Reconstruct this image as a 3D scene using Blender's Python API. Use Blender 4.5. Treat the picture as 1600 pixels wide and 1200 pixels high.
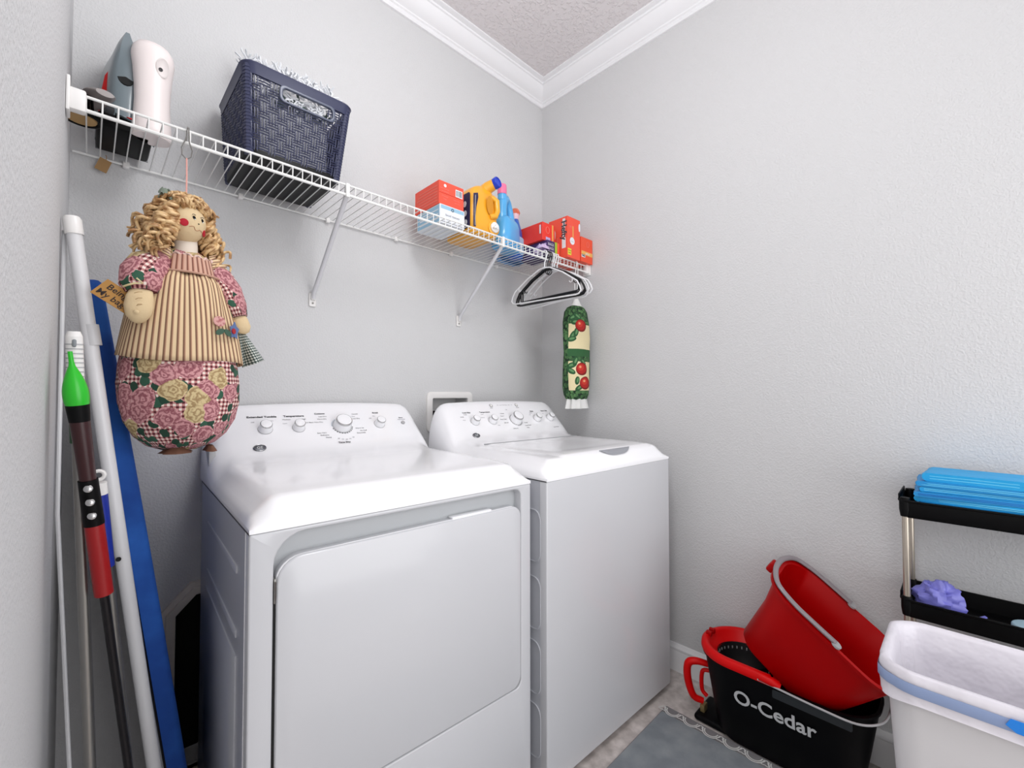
import bpy, bmesh, math, random
from math import sin, cos, pi, radians as R
from mathutils import Vector as V, Matrix as M, Euler, noise as mnoise
random.seed(7)
for o in list(bpy.data.objects): bpy.data.objects.remove(o)
sc = bpy.context.scene
COL = sc.collection

# ---------------- camera, world, lights, exposure ----------------
cd = bpy.data.cameras.new('camera'); cam = bpy.data.objects.new('camera', cd); COL.objects.link(cam)
cd.sensor_width = 36; cd.lens = 685 / 1600 * 36; cd.clip_start = .01
cam.location = (.043, -1.579, 1.126); cam.rotation_euler = (R(91.39), 0, R(-44.05))
sc.camera = cam
w = bpy.data.worlds.new('world'); sc.world = w; w.use_nodes = True
w.node_tree.nodes['Background'].inputs[0].default_value = (1, .99, .98, 1)
w.node_tree.nodes['Background'].inputs[1].default_value = .8
def area(name, loc, rot, sx, sy, power, col=(1, 1, 1), spread=180):
    l = bpy.data.lights.new(name, 'AREA'); l.shape = 'RECTANGLE'; l.size = sx; l.size_y = sy; l.energy = power; l.color = col
    l.spread = R(spread)
    o = bpy.data.objects.new(name, l); COL.objects.link(o); o.location = loc; o.rotation_euler = rot; return o
pl = bpy.data.lights.new('ceiling_lamp', 'POINT'); pl.energy = 15.5; pl.shadow_soft_size = .18; pl.color = (.985, .99, 1)
po = bpy.data.objects.new('ceiling_lamp', pl); COL.objects.link(po); po.location = (.58, -1.12, 2.34)
area('doorway_fill', (-.45, -1.75, 1.6), (R(90), 0, R(-62)), .8, 1.7, 4, (1, .985, .965))  # added fill, an unseen area lamp outside the door opening
area('front_fill', (1.05, -2.85, 1.25), (R(90), 0, R(8)), 1.4, 1.9, 19, (.985, .99, 1))  # added front fill behind the camera, lifts the lower fronts; no fixture there
vs = sc.view_settings
vs.view_transform = 'Standard'; vs.look = 'None'; vs.gamma = 1; vs.exposure = .38; vs.use_curve_mapping = False

# ---------------- materials ----------------
def srgb(c):
    return tuple((x / 255 / 12.92 if x / 255 <= .04045 else ((x / 255 + .055) / 1.055) ** 2.4) for x in c) + (1,)
MATS = {}
def mat(name, rgb, rough=.5, metal=0, bump=None, alpha=None, coat=0, trans=0, var=None, sheen=0, sss=0, spec=None):
    if name in MATS: return MATS[name]
    m = bpy.data.materials.new(name); m.use_nodes = True; nt = m.node_tree; b = nt.nodes['Principled BSDF']
    b.inputs['Base Color'].default_value = srgb(rgb); b.inputs['Roughness'].default_value = rough; b.inputs['Metallic'].default_value = metal
    if coat: b.inputs['Coat Weight'].default_value = coat; b.inputs['Coat Roughness'].default_value = .1
    if trans: b.inputs['Transmission Weight'].default_value = trans
    if alpha is not None: b.inputs['Alpha'].default_value = alpha
    if sheen: b.inputs['Sheen Weight'].default_value = sheen
    if spec is not None: b.inputs['Specular IOR Level'].default_value = spec
    if bump or var:
        tc = nt.nodes.new('ShaderNodeTexCoord')
    if bump:   # (scale, strength, distance)
        n = nt.nodes.new('ShaderNodeTexNoise'); n.inputs['Scale'].default_value = bump[0]; n.inputs['Detail'].default_value = 3
        nt.links.new(tc.outputs['Object'], n.inputs['Vector'])
        bp = nt.nodes.new('ShaderNodeBump'); bp.inputs['Strength'].default_value = bump[1]; bp.inputs['Distance'].default_value = bump[2]
        src = n.outputs['Fac']
        if len(bump) > 3:
            cr = nt.nodes.new('ShaderNodeValToRGB'); cr.color_ramp.elements[0].position = bump[3]; cr.color_ramp.elements[1].position = bump[4]
            nt.links.new(src, cr.inputs[0]); src = cr.outputs[0]
        nt.links.new(src, bp.inputs['Height']); nt.links.new(bp.outputs[0], b.inputs['Normal'])
    if var:    # (scale, rgb2, lo, hi)
        n = nt.nodes.new('ShaderNodeTexNoise'); n.inputs['Scale'].default_value = var[0]; n.inputs['Detail'].default_value = 6
        nt.links.new(tc.outputs['Object'], n.inputs['Vector'])
        cr = nt.nodes.new('ShaderNodeValToRGB'); cr.color_ramp.elements[0].position = var[2]; cr.color_ramp.elements[1].position = var[3]
        cr.color_ramp.elements[0].color = srgb(rgb); cr.color_ramp.elements[1].color = srgb(var[1])
        nt.links.new(n.outputs['Fac'], cr.inputs[0]); nt.links.new(cr.outputs[0], b.inputs['Base Color'])
    MATS[name] = m; return m

class NG:
    """tiny node helper for printed patterns in UV space (metres)"""
    def __init__(s, name, rough=.8, bump=None):
        s.m = bpy.data.materials.new(name); s.m.use_nodes = True; s.nt = s.m.node_tree; s.b = s.nt.nodes['Principled BSDF']
        s.b.inputs['Roughness'].default_value = rough
        s.uv = s.nt.nodes.new('ShaderNodeUVMap').outputs[0]
        sp = s.n('ShaderNodeSeparateXYZ', {0: s.uv}); s.u, s.v = sp.outputs[0], sp.outputs[1]
        if bump:
            n = s.n('ShaderNodeTexNoise', {'Vector': s.uv, 'Scale': bump[0]})
            bb = s.n('ShaderNodeBump', {'Height': n.outputs[0], 'Strength': bump[1], 'Distance': bump[2]}); s.nt.links.new(bb.outputs[0], s.b.inputs['Normal'])
    def n(s, typ, ins, **kw):
        nd = s.nt.nodes.new(typ)
        for k, v in kw.items(): setattr(nd, k, v)
        for k, v in ins.items():
            if isinstance(v, bpy.types.NodeSocket): s.nt.links.new(v, nd.inputs[k])
            else: nd.inputs[k].default_value = v
        return nd
    def ma(s, op, a, b=0.0): return s.n('ShaderNodeMath', {0: a, 1: b}, operation=op).outputs[0]
    def mix(s, f, a, b):
        nd = s.nt.nodes.new('ShaderNodeMix'); nd.data_type = 'RGBA'
        for i, v in ((0, f), (6, a), (7, b)):
            if isinstance(v, bpy.types.NodeSocket): s.nt.links.new(v, nd.inputs[i])
            else: nd.inputs[i].default_value = (srgb(v) if isinstance(v, tuple) else v)
        return nd.outputs[2]
    def done(s, c): s.nt.links.new(c, s.b.inputs['Base Color']); return s.m
    def shape(s, col, kind, cx, cy, rx, ry, rgb, ang=0, vec=None):
        mp = s.n('ShaderNodeMapping', {'Vector': vec or s.uv, 'Location': (cx, cy, 0), 'Rotation': (0, 0, ang), 'Scale': (rx, ry, 1)}, vector_type='TEXTURE')
        if kind == 'o': d = s.n('ShaderNodeVectorMath', {0: mp.outputs[0]}, operation='LENGTH').outputs['Value']
        else:
            sp = s.n('ShaderNodeSeparateXYZ', {0: mp.outputs[0]})
            d = s.ma('MAXIMUM', s.ma('ABSOLUTE', sp.outputs[0]), s.ma('ABSOLUTE', sp.outputs[1]))
        return s.mix(s.ma('LESS_THAN', d, 1.0), col, rgb)
def gingham(g, per, c0, c1, c2):
    fu = g.ma('LESS_THAN', g.ma('FRACT', g.ma('DIVIDE', g.ma('ADD', g.u, 5.0), per)), .5); fv = g.ma('LESS_THAN', g.ma('FRACT', g.ma('DIVIDE', g.ma('ADD', g.v, 5.0), per)), .5)
    c = g.mix(g.ma('ADD', fu, fv), c0, c1)
    return g.mix(g.ma('MULTIPLY', fu, fv), g.mix(g.ma('MAXIMUM', fu, fv), c0, c1), c2)
def floral(name):
    g = NG(name, .85, (350, .3, .001))
    base = gingham(g, .0095, (236, 222, 212), (190, 130, 128), (86, 26, 34))
    warp = g.n('ShaderNodeTexNoise', {'Vector': g.uv, 'Scale': 45.0})
    wv = g.n('ShaderNodeVectorMath', {0: g.uv, 1: g.n('ShaderNodeVectorMath', {0: warp.outputs['Color'], 'Scale': .012}, operation='SCALE').outputs[0]}, operation='ADD').outputs[0]
    # leaves
    lv = g.n('ShaderNodeTexVoronoi', {'Vector': wv, 'Scale': 42.0, 'Randomness': 1.0}, voronoi_dimensions='2D')
    lr = g.n('ShaderNodeSeparateColor', {0: lv.outputs['Color']})
    lm = g.ma('MULTIPLY', g.ma('LESS_THAN', lv.outputs['Distance'], .42), g.ma('GREATER_THAN', lr.outputs[0], .30))
    c = g.mix(lm, base, g.mix(g.ma('GREATER_THAN', lr.outputs[1], .5), (30, 66, 50), (46, 88, 68)))
    # roses
    rv = g.n('ShaderNodeTexVoronoi', {'Vector': wv, 'Scale': 23.0, 'Randomness': .75}, voronoi_dimensions='2D')
    rr = g.n('ShaderNodeSeparateColor', {0: rv.outputs['Color']})
    pet = g.ma('SINE', g.ma('ADD', g.ma('MULTIPLY', rv.outputs['Distance'], 26.0), g.ma('MULTIPLY', g.n('ShaderNodeTexNoise', {'Vector': g.uv, 'Scale': 110.0}).outputs[0], 14.0)))
    pf = g.ma('ADD', g.ma('MULTIPLY', pet, .5), .5)
    pink = g.mix(pf, (146, 82, 92), (212, 156, 158)); cream = g.mix(pf, (160, 132, 92), (212, 192, 146))
    rose = g.mix(g.ma('GREATER_THAN', rr.outputs[0], .68), pink, cream)
    rm = g.ma('MULTIPLY', g.ma('LESS_THAN', rv.outputs['Distance'], .54), g.ma('GREATER_THAN', rr.outputs[2], .16))
    return g.done(g.mix(rm, c, rose))
def striped(name, per=.0105, a=(226, 200, 160), b=(124, 90, 70), c=(188, 146, 118)):
    g = NG(name, .85, (300, .3, .001))
    f = g.ma('FRACT', g.ma('DIVIDE', g.ma('ADD', g.u, 5.0), per))
    m1 = g.ma('LESS_THAN', f, .30); m2 = g.ma('LESS_THAN', f, .46)
    return g.done(g.mix(m1, g.mix(m2, a, c), b))
WALL = mat('wall_paint', (207, 207, 208), .75, bump=(165, .42, .0014, .42, .62))
CEIL = mat('ceiling_paint', (222, 217, 218), .9, bump=(70, .6, .003, .5, .62))
TRIM = mat('trim_paint', (236, 236, 238), .35)
FLOOR = mat('floor_stone', (172, 164, 160), .45, var=(26, (216, 208, 204), .35, .7), bump=(80, .2, .001))
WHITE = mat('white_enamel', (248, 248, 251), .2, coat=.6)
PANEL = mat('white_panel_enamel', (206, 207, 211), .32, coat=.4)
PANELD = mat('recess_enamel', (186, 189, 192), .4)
WPLAS = mat('white_plastic', (236, 234, 232), .35)
WIRE = mat('white_coated_wire', (232, 232, 230), .35)
BLACK = mat('black_plastic', (5, 5, 6), .5, spec=.14)
DARK = mat('dark_gap', (6, 6, 7), .8)
INK = mat('dark_print', (60, 60, 66), .6)
INKL = mat('grey_print', (150, 150, 158), .6)
CHROME = mat('chrome', (190, 190, 190), .18, 1)
STEEL = mat('brushed_steel', (150, 148, 144), .3, .9)
GREY = mat('grey_plastic', (128, 134, 138), .4)
LGREY = mat('light_grey_plastic', (176, 176, 178), .4)
RED = mat('red_plastic', (212, 3, 6), .4, spec=.2)
REDD = mat('deep_red_plastic', (165, 0, 3), .45, spec=.2)
WHITEP = mat('white_print', (222, 224, 226), .6)

# ---------------- mesh helpers ----------------
class G:
    def __init__(s): s.b = bmesh.new(); s.uv = s.b.loops.layers.uv.new('UVMap')
    def box(s, x0, x1, y0, y1, z0, z1, bev=0, seg=2, mx=None):
        t = bmesh.new(); bmesh.ops.create_cube(t, size=1)
        for v in t.verts: v.co = V(((x0 + x1) / 2 + v.co.x * (x1 - x0), (y0 + y1) / 2 + v.co.y * (y1 - y0), (z0 + z1) / 2 + v.co.z * (z1 - z0)))
        if bev: bmesh.ops.bevel(t, geom=t.edges[:], offset=bev, segments=seg, profile=.5, affect='EDGES')
        return s.add(t, mx)
    def add(s, t, mx=None):
        if mx is not None: t.transform(mx)
        me = bpy.data.meshes.new('tmp'); t.to_mesh(me); t.free(); s.b.from_mesh(me); bpy.data.meshes.remove(me)
        return s
    def tube(s, pts, r, n=8, close=False, cap=True, flat=1):
        pts = [V(p) for p in pts]; N = len(pts); rings = []
        rr = r if isinstance(r, (list, tuple)) else [r] * N
        up = None
        for i, p in enumerate(pts):
            a = pts[i - 1] if (i > 0 or close) else p; c = pts[(i + 1) % N] if (i < N - 1 or close) else p
            t = (c - a)
            if t.length < 1e-9: t = V((0, 0, 1))
            t.normalize()
            if up is None:
                up = V((0, 0, 1)) if abs(t.z) < .9 else V((1, 0, 0))
            sx = t.cross(up)
            if sx.length < 1e-6: sx = t.orthogonal()
            sx.normalize(); sy = sx.cross(t).normalized(); up = sy
            rings.append([s.b.verts.new(p + sx * (cos(2 * pi * k / n) * rr[i]) + sy * (sin(2 * pi * k / n) * rr[i] * flat)) for k in range(n)])
        for i in range(N if close else N - 1):
            A, B = rings[i], rings[(i + 1) % N]
            for k in range(n): s.b.faces.new((A[k], A[(k + 1) % n], B[(k + 1) % n], B[k]))
        if cap and not close:
            s.b.faces.new(rings[0][::-1]); s.b.faces.new(rings[-1])
        return s
    def stube(s, pts, r, n=10, sub=6, close=False, **k):
        P = [V(p) for p in pts]; N = len(P); o = []; ro = []; rr = r if isinstance(r, (list, tuple)) else [r] * N
        for i in range(N if close else N - 1):
            a, b, c, d = (P[(i - 1) % N] if close or i else P[0] * 2 - P[1]), P[i], P[(i + 1) % N], (P[(i + 2) % N] if close or i < N - 2 else P[-1] * 2 - P[-2])
            for j in range(sub):
                t = j / sub; o.append(.5 * ((2 * b) + (c - a) * t + (2 * a - 5 * b + 4 * c - d) * t * t + (3 * b - a - 3 * c + d) * t ** 3)); ro.append(rr[i] + (rr[(i + 1) % N] - rr[i]) * t)
        if not close: o.append(P[-1]); ro.append(rr[-1])
        return s.tube(o, ro, n, close, **k)
    def grid(s, rows, uvs=None, closeu=False, capends=False):
        """rows: list of lists of points"""
        vv = [[s.b.verts.new(V(p)) for p in r] for r in rows]; n = len(rows[0])
        for i in range(len(rows) - 1):
            for k in range(n if closeu else n - 1):
                k2 = (k + 1) % n
                try: f = s.b.faces.new((vv[i][k], vv[i][k2], vv[i + 1][k2], vv[i + 1][k]))
                except ValueError: continue
                if uvs:
                    q = (uvs[i][k], uvs[i][k + 1 if closeu else k2], uvs[i + 1][k + 1 if closeu else k2], uvs[i + 1][k])
                    for l, c in zip(f.loops, q): l[s.uv].uv = c
        if capends:
            s.b.faces.new(vv[0][::-1]); s.b.faces.new(vv[-1])
        return s
    def lathe(s, prof, n=24, c=(0, 0, 0), sx=1, sy=1, wob=None, cap=True, mx=None):
        rows = []; uvs = []; L = 0; rm = max(p[0] for p in prof)
        for i, (r, z) in enumerate(prof):
            if i: L += math.hypot(r - prof[i - 1][0], z - prof[i - 1][1])
            row = []; u = []
            for k in range(n):
                a = 2 * pi * k / n; q = r * (1 + (wob(a, z) if wob else 0))
                p = V((c[0] + q * sx * cos(a), c[1] + q * sy * sin(a), c[2] + z))
                row.append(mx @ p if mx is not None else p)
            for k in range(n + 1): u.append((k / n * 2 * pi * rm, L))
            rows.append(row); uvs.append(u)
        return s.grid(rows, uvs, True, cap)
    def plate(s, outer, holes=(), th=.01, bev=0, mx=None):
        """outline in xz plane (y=0 front), extruded to +y by th"""
        t = bmesh.new(); es = []
        for lp in [outer] + list(holes):
            vv = [t.verts.new((p[0], 0, p[1])) for p in lp]
            es += [t.edges.new((vv[i], vv[(i + 1) % len(vv)])) for i in range(len(vv))]
        bmesh.ops.triangle_fill(t, edges=es, use_beauty=True, use_dissolve=False)
        for f in t.faces:
            f.normal_update()
        bmesh.ops.recalc_face_normals(t, faces=t.faces[:])
        if t.faces and t.faces[:][0].normal.y > 0: bmesh.ops.reverse_faces(t, faces=t.faces[:])
        border = [e for e in t.edges if e.is_boundary]
        r = bmesh.ops.extrude_face_region(t, geom=t.faces[:])
        bmesh.ops.translate(t, vec=(0, th, 0), verts=[g for g in r['geom'] if isinstance(g, bmesh.types.BMVert)])
        bmesh.ops.recalc_face_normals(t, faces=t.faces[:])
        if bev:
            fe = [e for e in t.edges if all(abs(v.co.y) < 1e-7 for v in e.verts) and len(e.link_faces) == 2 and abs(e.calc_face_angle(0)) > .5]
            bmesh.ops.bevel(t, geom=fe, offset=bev, segments=3, profile=.5, affect='EDGES')
        return s.add(t, mx)
    def build(s, name, m, parent=None, smooth=True, ang=40, recalc=True, loc=None):
        if recalc: bmesh.ops.recalc_face_normals(s.b, faces=s.b.faces[:])
        me = bpy.data.meshes.new(name); s.b.to_mesh(me); s.b.free()
        if smooth:
            for p in me.polygons: p.use_smooth = True
            try: me.set_sharp_from_angle(angle=R(ang))
            except Exception: pass
        me.materials.append(m)
        o = bpy.data.objects.new(name, me); COL.objects.link(o)
        if parent: o.parent = parent
        if loc is not None: o.location = loc
        return o
def rrect(x0, x1, z0, z1, r, n=6):
    pts = []
    rs = r if isinstance(r, (list, tuple)) else [r] * 4
    for (cx, cz, a0, q) in ((x1 - rs[0], z1 - rs[0], 0, rs[0]), (x0 + rs[1], z1 - rs[1], 90, rs[1]), (x0 + rs[2], z0 + rs[2], 180, rs[2]), (x1 - rs[3], z0 + rs[3], 270, rs[3])):
        for k in range(n + 1): a = R(a0 + 90 * k / n); pts.append((cx + q * cos(a), cz + q * sin(a)))
    return pts
def thing(name, label, cat, loc=(0, 0, 0), rz=0, group=None, rot=None):
    o = bpy.data.objects.new(name, None); COL.objects.link(o); o.empty_display_size = .05
    o.location = loc; o.rotation_euler = rot if rot else (0, 0, rz); return tag(o, label, cat, group)
def tag(o, label, cat, group=None):
    o['label'] = label; o['category'] = cat
    if group: o['group'] = group
    return o
def struct(o): o['kind'] = 'structure'; return o
def dup(root, loc, label=None, rot=None):
    r = root.copy(); COL.objects.link(r); r.location = loc
    if rot: r.rotation_euler = rot
    if label: r['label'] = label
    for ch in list(root.children):
        c = ch.copy(); COL.objects.link(c); c.parent = r
        for g in list(ch.children):
            d = g.copy(); COL.objects.link(d); d.parent = c
    return r
def text(s, size, m, parent, mx, name='lettering', ext=.0003, sx=1, bold=0):
    c = bpy.data.curves.new('t', 'FONT'); c.body = s; c.size = size; c.extrude = ext; c.align_x = 'CENTER'; c.align_y = 'CENTER'; c.resolution_u = 4 if size > .03 else 2; c.offset = bold
    o = bpy.data.objects.new('t', c); COL.objects.link(o); bpy.context.view_layer.update()
    me = bpy.data.meshes.new_from_object(o.evaluated_get(bpy.context.evaluated_depsgraph_get()))
    bpy.data.objects.remove(o); me.transform(mx @ M.Diagonal((sx, 1, 1, 1))); me.materials.clear(); me.materials.append(m)
    q = bpy.data.objects.new(name, me); COL.objects.link(q); q.parent = parent; return q
def frame(o, xa, ya):  # matrix with local x axis xa, local y axis ya at o
    xa = V(xa).normalized(); ya = V(ya); za = xa.cross(ya).normalized(); ya = za.cross(xa)
    return M(((xa.x, ya.x, za.x, o[0]), (xa.y, ya.y, za.y, o[1]), (xa.z, ya.z, za.z, o[2]), (0, 0, 0, 1)))

# ---------------- room ----------------
XR, ZC, YB = 1.798, 2.765, -3.0
def slab(name, x0, x1, y0, y1, z0, z1, m): return struct(G().box(x0, x1, y0, y1, z0, z1).build(name, m, smooth=False))
vent_out = [(.228, .05), (.500, .05), (.500, .535), (.455, .575), (.268, .575), (.228, .535)]
def octa(x0, x1, z0, z1, c): return [(x0, z0), (x1, z0), (x1, z1 - c), (x1 - c, z1), (x0 + c, z1), (x0, z1 - c)]
wb = G().plate([(-.12, 0), (XR + .12, 0), (XR + .12, ZC), (-.12, ZC)], [rrect(1.094, 1.285, .992, 1.112, .004, 2), octa(.235, .52, .05, .545, .045)], .1)
struct(wb.build('wall_back', WALL, smooth=False))
slab('wall_right', XR, XR + .1, YB, 0, 0, ZC, WALL)
struct(G().plate([(-1.22, 0), (0, 0), (0, ZC), (-3, ZC), (-3, 0), (-2.1, 0), (-2.1, 2.06), (-1.22, 2.06)], [], .12,
       mx=M.Rotation(R(90), 4, 'Z')).build('wall_left', WALL, smooth=False))
slab('wall_front', -.12, XR + .1, YB - .1, YB, 0, ZC, WALL)
slab('floor', -1.6, XR + .1, YB - .1, .1, -.05, 0, FLOOR)
slab('ceiling', -.12, XR + .1, YB - .1, .1, ZC, ZC + .05, CEIL)
# crown moulding: profile (distance from wall, height below ceiling)
cp = [(0, -.088), (.010, -.088), (.014, -.083), (.014, -.072), (.020, -.069), (.022, -.064), (.030, -.060), (.042, -.052), (.054, -.040), (.063, -.027), (.068, -.019), (.074, -.017), (.076, -.010), (.086, -.009), (.095, -.006), (.095, 0), (0, 0)]
def crown(name, a, b, nrm, ma, mb):
    """run from a to b along a wall with inward normal nrm; mitre factors at each end"""
    a, b, nrm = V(a), V(b), V(nrm); t = (b - a).normalized(); rows = []
    for e, mf in ((a, ma), (b, mb)):
        rows.append([e + nrm * d + t * (mf * d) + V((0, 0, ZC + h)) for d, h in cp])
    g = G(); g.grid(rows, None, True, True); return struct(g.build(name, TRIM, ang=25))
crown('trim_1', (0, 0, 0), (XR, 0, 0), (0, -1, 0), 1, -1)
crown('trim_2', (XR, 0, 0), (XR, YB, 0), (-1, 0, 0), 1, -1)
bpf = [(0, 0), (.014, 0), (.014, .070), (.011, .082), (.013, .086), (.013, .092), (.008, .098), (.004, .1075), (0, .1075)]
def baseb(name, a, b, nrm):
    a, b, nrm = V(a), V(b), V(nrm); rows = [[e + nrm * d + V((0, 0, h)) for d, h in bpf] for e in (a, b)]
    g = G(); g.grid(rows, None, True, True); return struct(g.build(name, TRIM, ang=25))
baseb('baseboard_right', (XR, 0, 0), (XR, YB, 0), (-1, 0, 0))
baseb('baseboard_back', (.53, 0, 0), (XR - .015, 0, 0), (0, -1, 0))
baseb('baseboard_left', (0, -1.22, 0), (0, -.015, 0), (1, 0, 0))

# washer supply box set in the back wall
ob = thing('washer_outlet_box', 'white plastic washer supply box with rounded frame set in the wall between the machines', 'outlet box', (1.19, 0, 1.052))
g = G().plate(rrect(-.122, .122, -.087, .086, .022), [rrect(-.094, .093, -.058, .058, .005, 3)], .009, .003, mx=M.Translation((0, -.009, 0))); g.build('frame', WPLAS, ob)
MB_ = mat('box_inside', (214, 214, 214), .6)
g = G().box(-.094, .094, .085, .09, -.059, .059).box(-.0955, -.094, .0, .09, -.059, .059).box(.093, .0945, 0, .09, -.059, .059).box(-.094, .094, 0, .09, -.0595, -.058).box(-.094, .094, 0, .09, .058, .0595); g.build('recess', MB_, ob, smooth=False)
for i, xx in enumerate((-.066, .05)):
    v = G().tube([(xx, .06, -.056), (xx, .06, -.015)], .011).tube([(xx, .06, -.03), (xx, .02, -.03)], .013, 10).build('valve', mat('brass', (150, 128, 80), .35, .8), ob)
    G().lathe([(.014, 0), (.017, .004), (.014, .009)], 10, (xx, 0, 0), mx=M.Translation((0, .02, -.03)) @ M.Rotation(R(90), 4, 'X') @ M.Translation((0, 0, 0))).build('tap_handle', CHROME if i else mat('cream_knob', (206, 200, 180), .5), v)
    G().box(xx - .012, xx + .012, .02, .085, -.015, .004, .003).build('elbow', BLACK, v)

# recessed vent frame behind dryer
vb = thing('dryer_vent_recess', 'white moulded clipped-corner frame around a dark recess behind the dryer', 'vent recess', (.22, 0, .05))
for w0_, w1_, dep in ((-.024, -.008, .012), (-.010, .004, .022), (.002, .012, .014)):
    o_ = octa(w0_, .322 - w0_, 0, .507 - w0_, .055 - w0_ * .6); i_ = octa(w1_, .322 - w1_, .004, .507 - w1_, .055 - w1_ * .6)
    G().plate(o_, [i_], dep, mx=M.Translation((0, -dep, 0))).build('frame_moulding', mat('warm_trim', (226, 218, 208), .5), vb, smooth=False)
G().box(.012, .31, .09, .095, .001, .5).box(.012, .015, 0, .09, .001, .49).box(.297, .3, 0, .09, .001, .49).build('recess', mat('recess_dark', (20, 18, 16), .9), vb, smooth=False)
pts = [(.16, -.004, .22), (.16, .03, .24), (.16, .06, .28), (.16, .085, .30)]
g = G()
for i in range(14):
    t = i / 13; g.lathe([(.05, 0), (.055, .004), (.05, .008)], 16, (.17, .02 + 0 * t, .06 + t * .2))
g.build('duct', mat('duct_foil', (70, 70, 70), .4, .6), vb)

# floor mat
mt = thing('floor_mat', 'grey cushioned floor mat with a scroll-patterned border in front of the washer', 'mat', (1.02, -1.10, 0))
G().box(-.54, .54, -.29, .29, 0, .007, .003).build('mat_body', mat('mat_border_grey', (132, 130, 132), .85, bump=(300, .3, .001)), mt)
G().box(-.50, .50, -.25, .286, .007, .0085, .0006, 1).build('mat_field', mat('mat_grey', (118, 124, 130), .9, var=(14, (136, 142, 146), .35, .65), bump=(400, .4, .001)), mt)
g = G()
for side in range(3):
    n = 9 if side == 0 else 14
    for i in range(n):
        if side == 0: c = V((.517, -.27 + i * .066, .0088)); ax = 0
        else: c = V((-.46 + i * .072, (-.268 if side == 1 else .2835), .0088)); ax = 1
        if side == 2: continue
        for rr in (.021, .027):
            a0, a1 = (90, 270) if ax == 0 else (0, 180)
            pts = [c + V((cos(R(a)) * rr * 1.1, sin(R(a)) * rr, 0)) + (V((.012, 0, 0)) if ax == 0 else V((0, -.012, 0))) for a in range(a0, a1 + 1, 15)]
            g.tube(pts, .002, 4, flat=.3)
        q = c + (V((0, .033, 0)) if ax == 0 else V((.036, 0, 0)))
        pts = [q + V((cos(t) * .010 * (1 + .35 * cos(3 * t)), sin(t) * .010 * (1 + .35 * cos(3 * t)), 0)) for t in [k * pi / 8 for k in range(16)]]
        g.tube(pts, .0018, 4, close=True, flat=.3)
g.build('border_scroll', mat('mat_scroll', (206, 206, 204), .8), mt)

# ---------------- wire shelf ----------------
SY, SZ = -.305, 1.75
sh = thing('wire_shelf', 'white coated wire shelf running the width of the back wall', 'shelf', (0, 0, SZ))
G().tube([(.004, SY, .002), (XR - .004, SY, .002)], .0032, 8).build('front_rail', WIRE, sh)
G().tube([(.004, SY - .001, -.028), (XR - .004, SY - .001, -.028)], .0042, 8).build('lower_rail', WIRE, sh)
G().tube([(.004, -.009, -.003), (XR - .004, -.009, -.003)], .0032, 8).build('back_rail', WIRE, sh)
wp = [(0, -.006, .001), (0, SY + .006, .001), (0, SY - .002, -.001), (0, SY - .004, -.006), (0, SY - .003, -.030)]
w0 = G().tube(wp, .0015, 6).build('wire', WIRE, sh); w0.location.x = .03
nW = int((XR - .05) / .0254)
for i in range(1, nW):
    c = w0.copy(); COL.objects.link(c); c.location.x = .03 + i * .0254
for i in range(7):
    G().box(.10 + i * .27, .114 + i * .27, -.016, .0, -.012, .006, .003).build('wall_clip', WPLAS, sh)
def endbr(x0, s):
    x1 = x0 + s * .030; a, b = sorted((x0, x1))
    g = G().box(a, b, SY - .010, SY + .012, -.036, .010, .004)
    g.box(min(x0, x0 + s * .006), max(x0, x0 + s * .006), SY - .014, SY + .030, -.042, .030, .002)
    return g.build('end_bracket', WPLAS, sh)
endbr(.0005, 1); endbr(XR - .0005, -1)
for bx in (.600, 1.234):
    top = V((bx - .010, SY + .004, -.026)); bot = V((bx, -.012, -.292))
    b_ = G().tube([top, top + V((0, .008, -.012)), bot + V((0, -.004, .02)), bot], .0075, 10).build('brace', mat('brace_white', (206, 206, 210), .35), sh)
    G().box(bx - .012, bx + .012, -.006, 0, -.318, -.270, .004).box(bx - .008, bx + .008, -.016, -.004, -.296, -.274, .003).build('foot', WPLAS, b_)
    G().lathe([(.0035, 0), (.0035, .002), (.002, .003)], 10, mx=M.Translation((bx, -.006, -.306)) @ M.Rotation(R(90), 4, 'X')).build('screw', STEEL, b_)
    G().box(bx - .016, bx - .004, SY - .008, SY + .008, -.036, .006, .003).build('rail_hook', WIRE, b_)
STOP = SZ + .0055   # top of shelf wires

# ---------------- dryer and washer ----------------
PR = [(0, .889), (.002, .893), (.006, .899), (.015, .909), (.030, .924), (.037, .9300), (.044, .9335), (.055, .935), (.10, .937), (.2, .938), (.3, .938), (.4, .939), (.455, .9395), (.485, .942), (.51, .947), (.53, .953), (.545, .962), (.56, .977), (.58, .9964), (.6, 1.016), (.62, 1.0357), (.64, 1.0554), (.652, 1.067), (.662, 1.076), (.672, 1.083), (.682, 1.087), (.69, 1.088), (.697, 1.086), (.702, 1.08), (.704, 1.07)]
def prof(d):
    for (a, za), (b, zb) in zip(PR, PR[1:]):
        if a <= d <= b: return za + (zb - za) * (d - a) / (b - a)
    return PR[-1][1]
WD = .686
def cov(x, d):
    t = min(x, WD - x); z = prof(d); f = max(0, min(1, (d - .47) / .1)); w_ = .052 + .030 * f; p = 2.9
    q = min(1, max(0, t / w_)); e = (1 - (1 - q) ** p) ** (1 / p)
    e0 = q / .12 * .30 if q < .12 else (.30 + (q - .12) / .70 * .63 if q < .82 else .93 + .07 * (1 - ((1 - q) / .18) ** 2)); e = e * f + e0 * (1 - f)
    crown_ = .010 * f * (1 - ((x - WD / 2) / (WD / 2)) ** 2)
    return .886 + (z + crown_ - .886) * e
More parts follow.
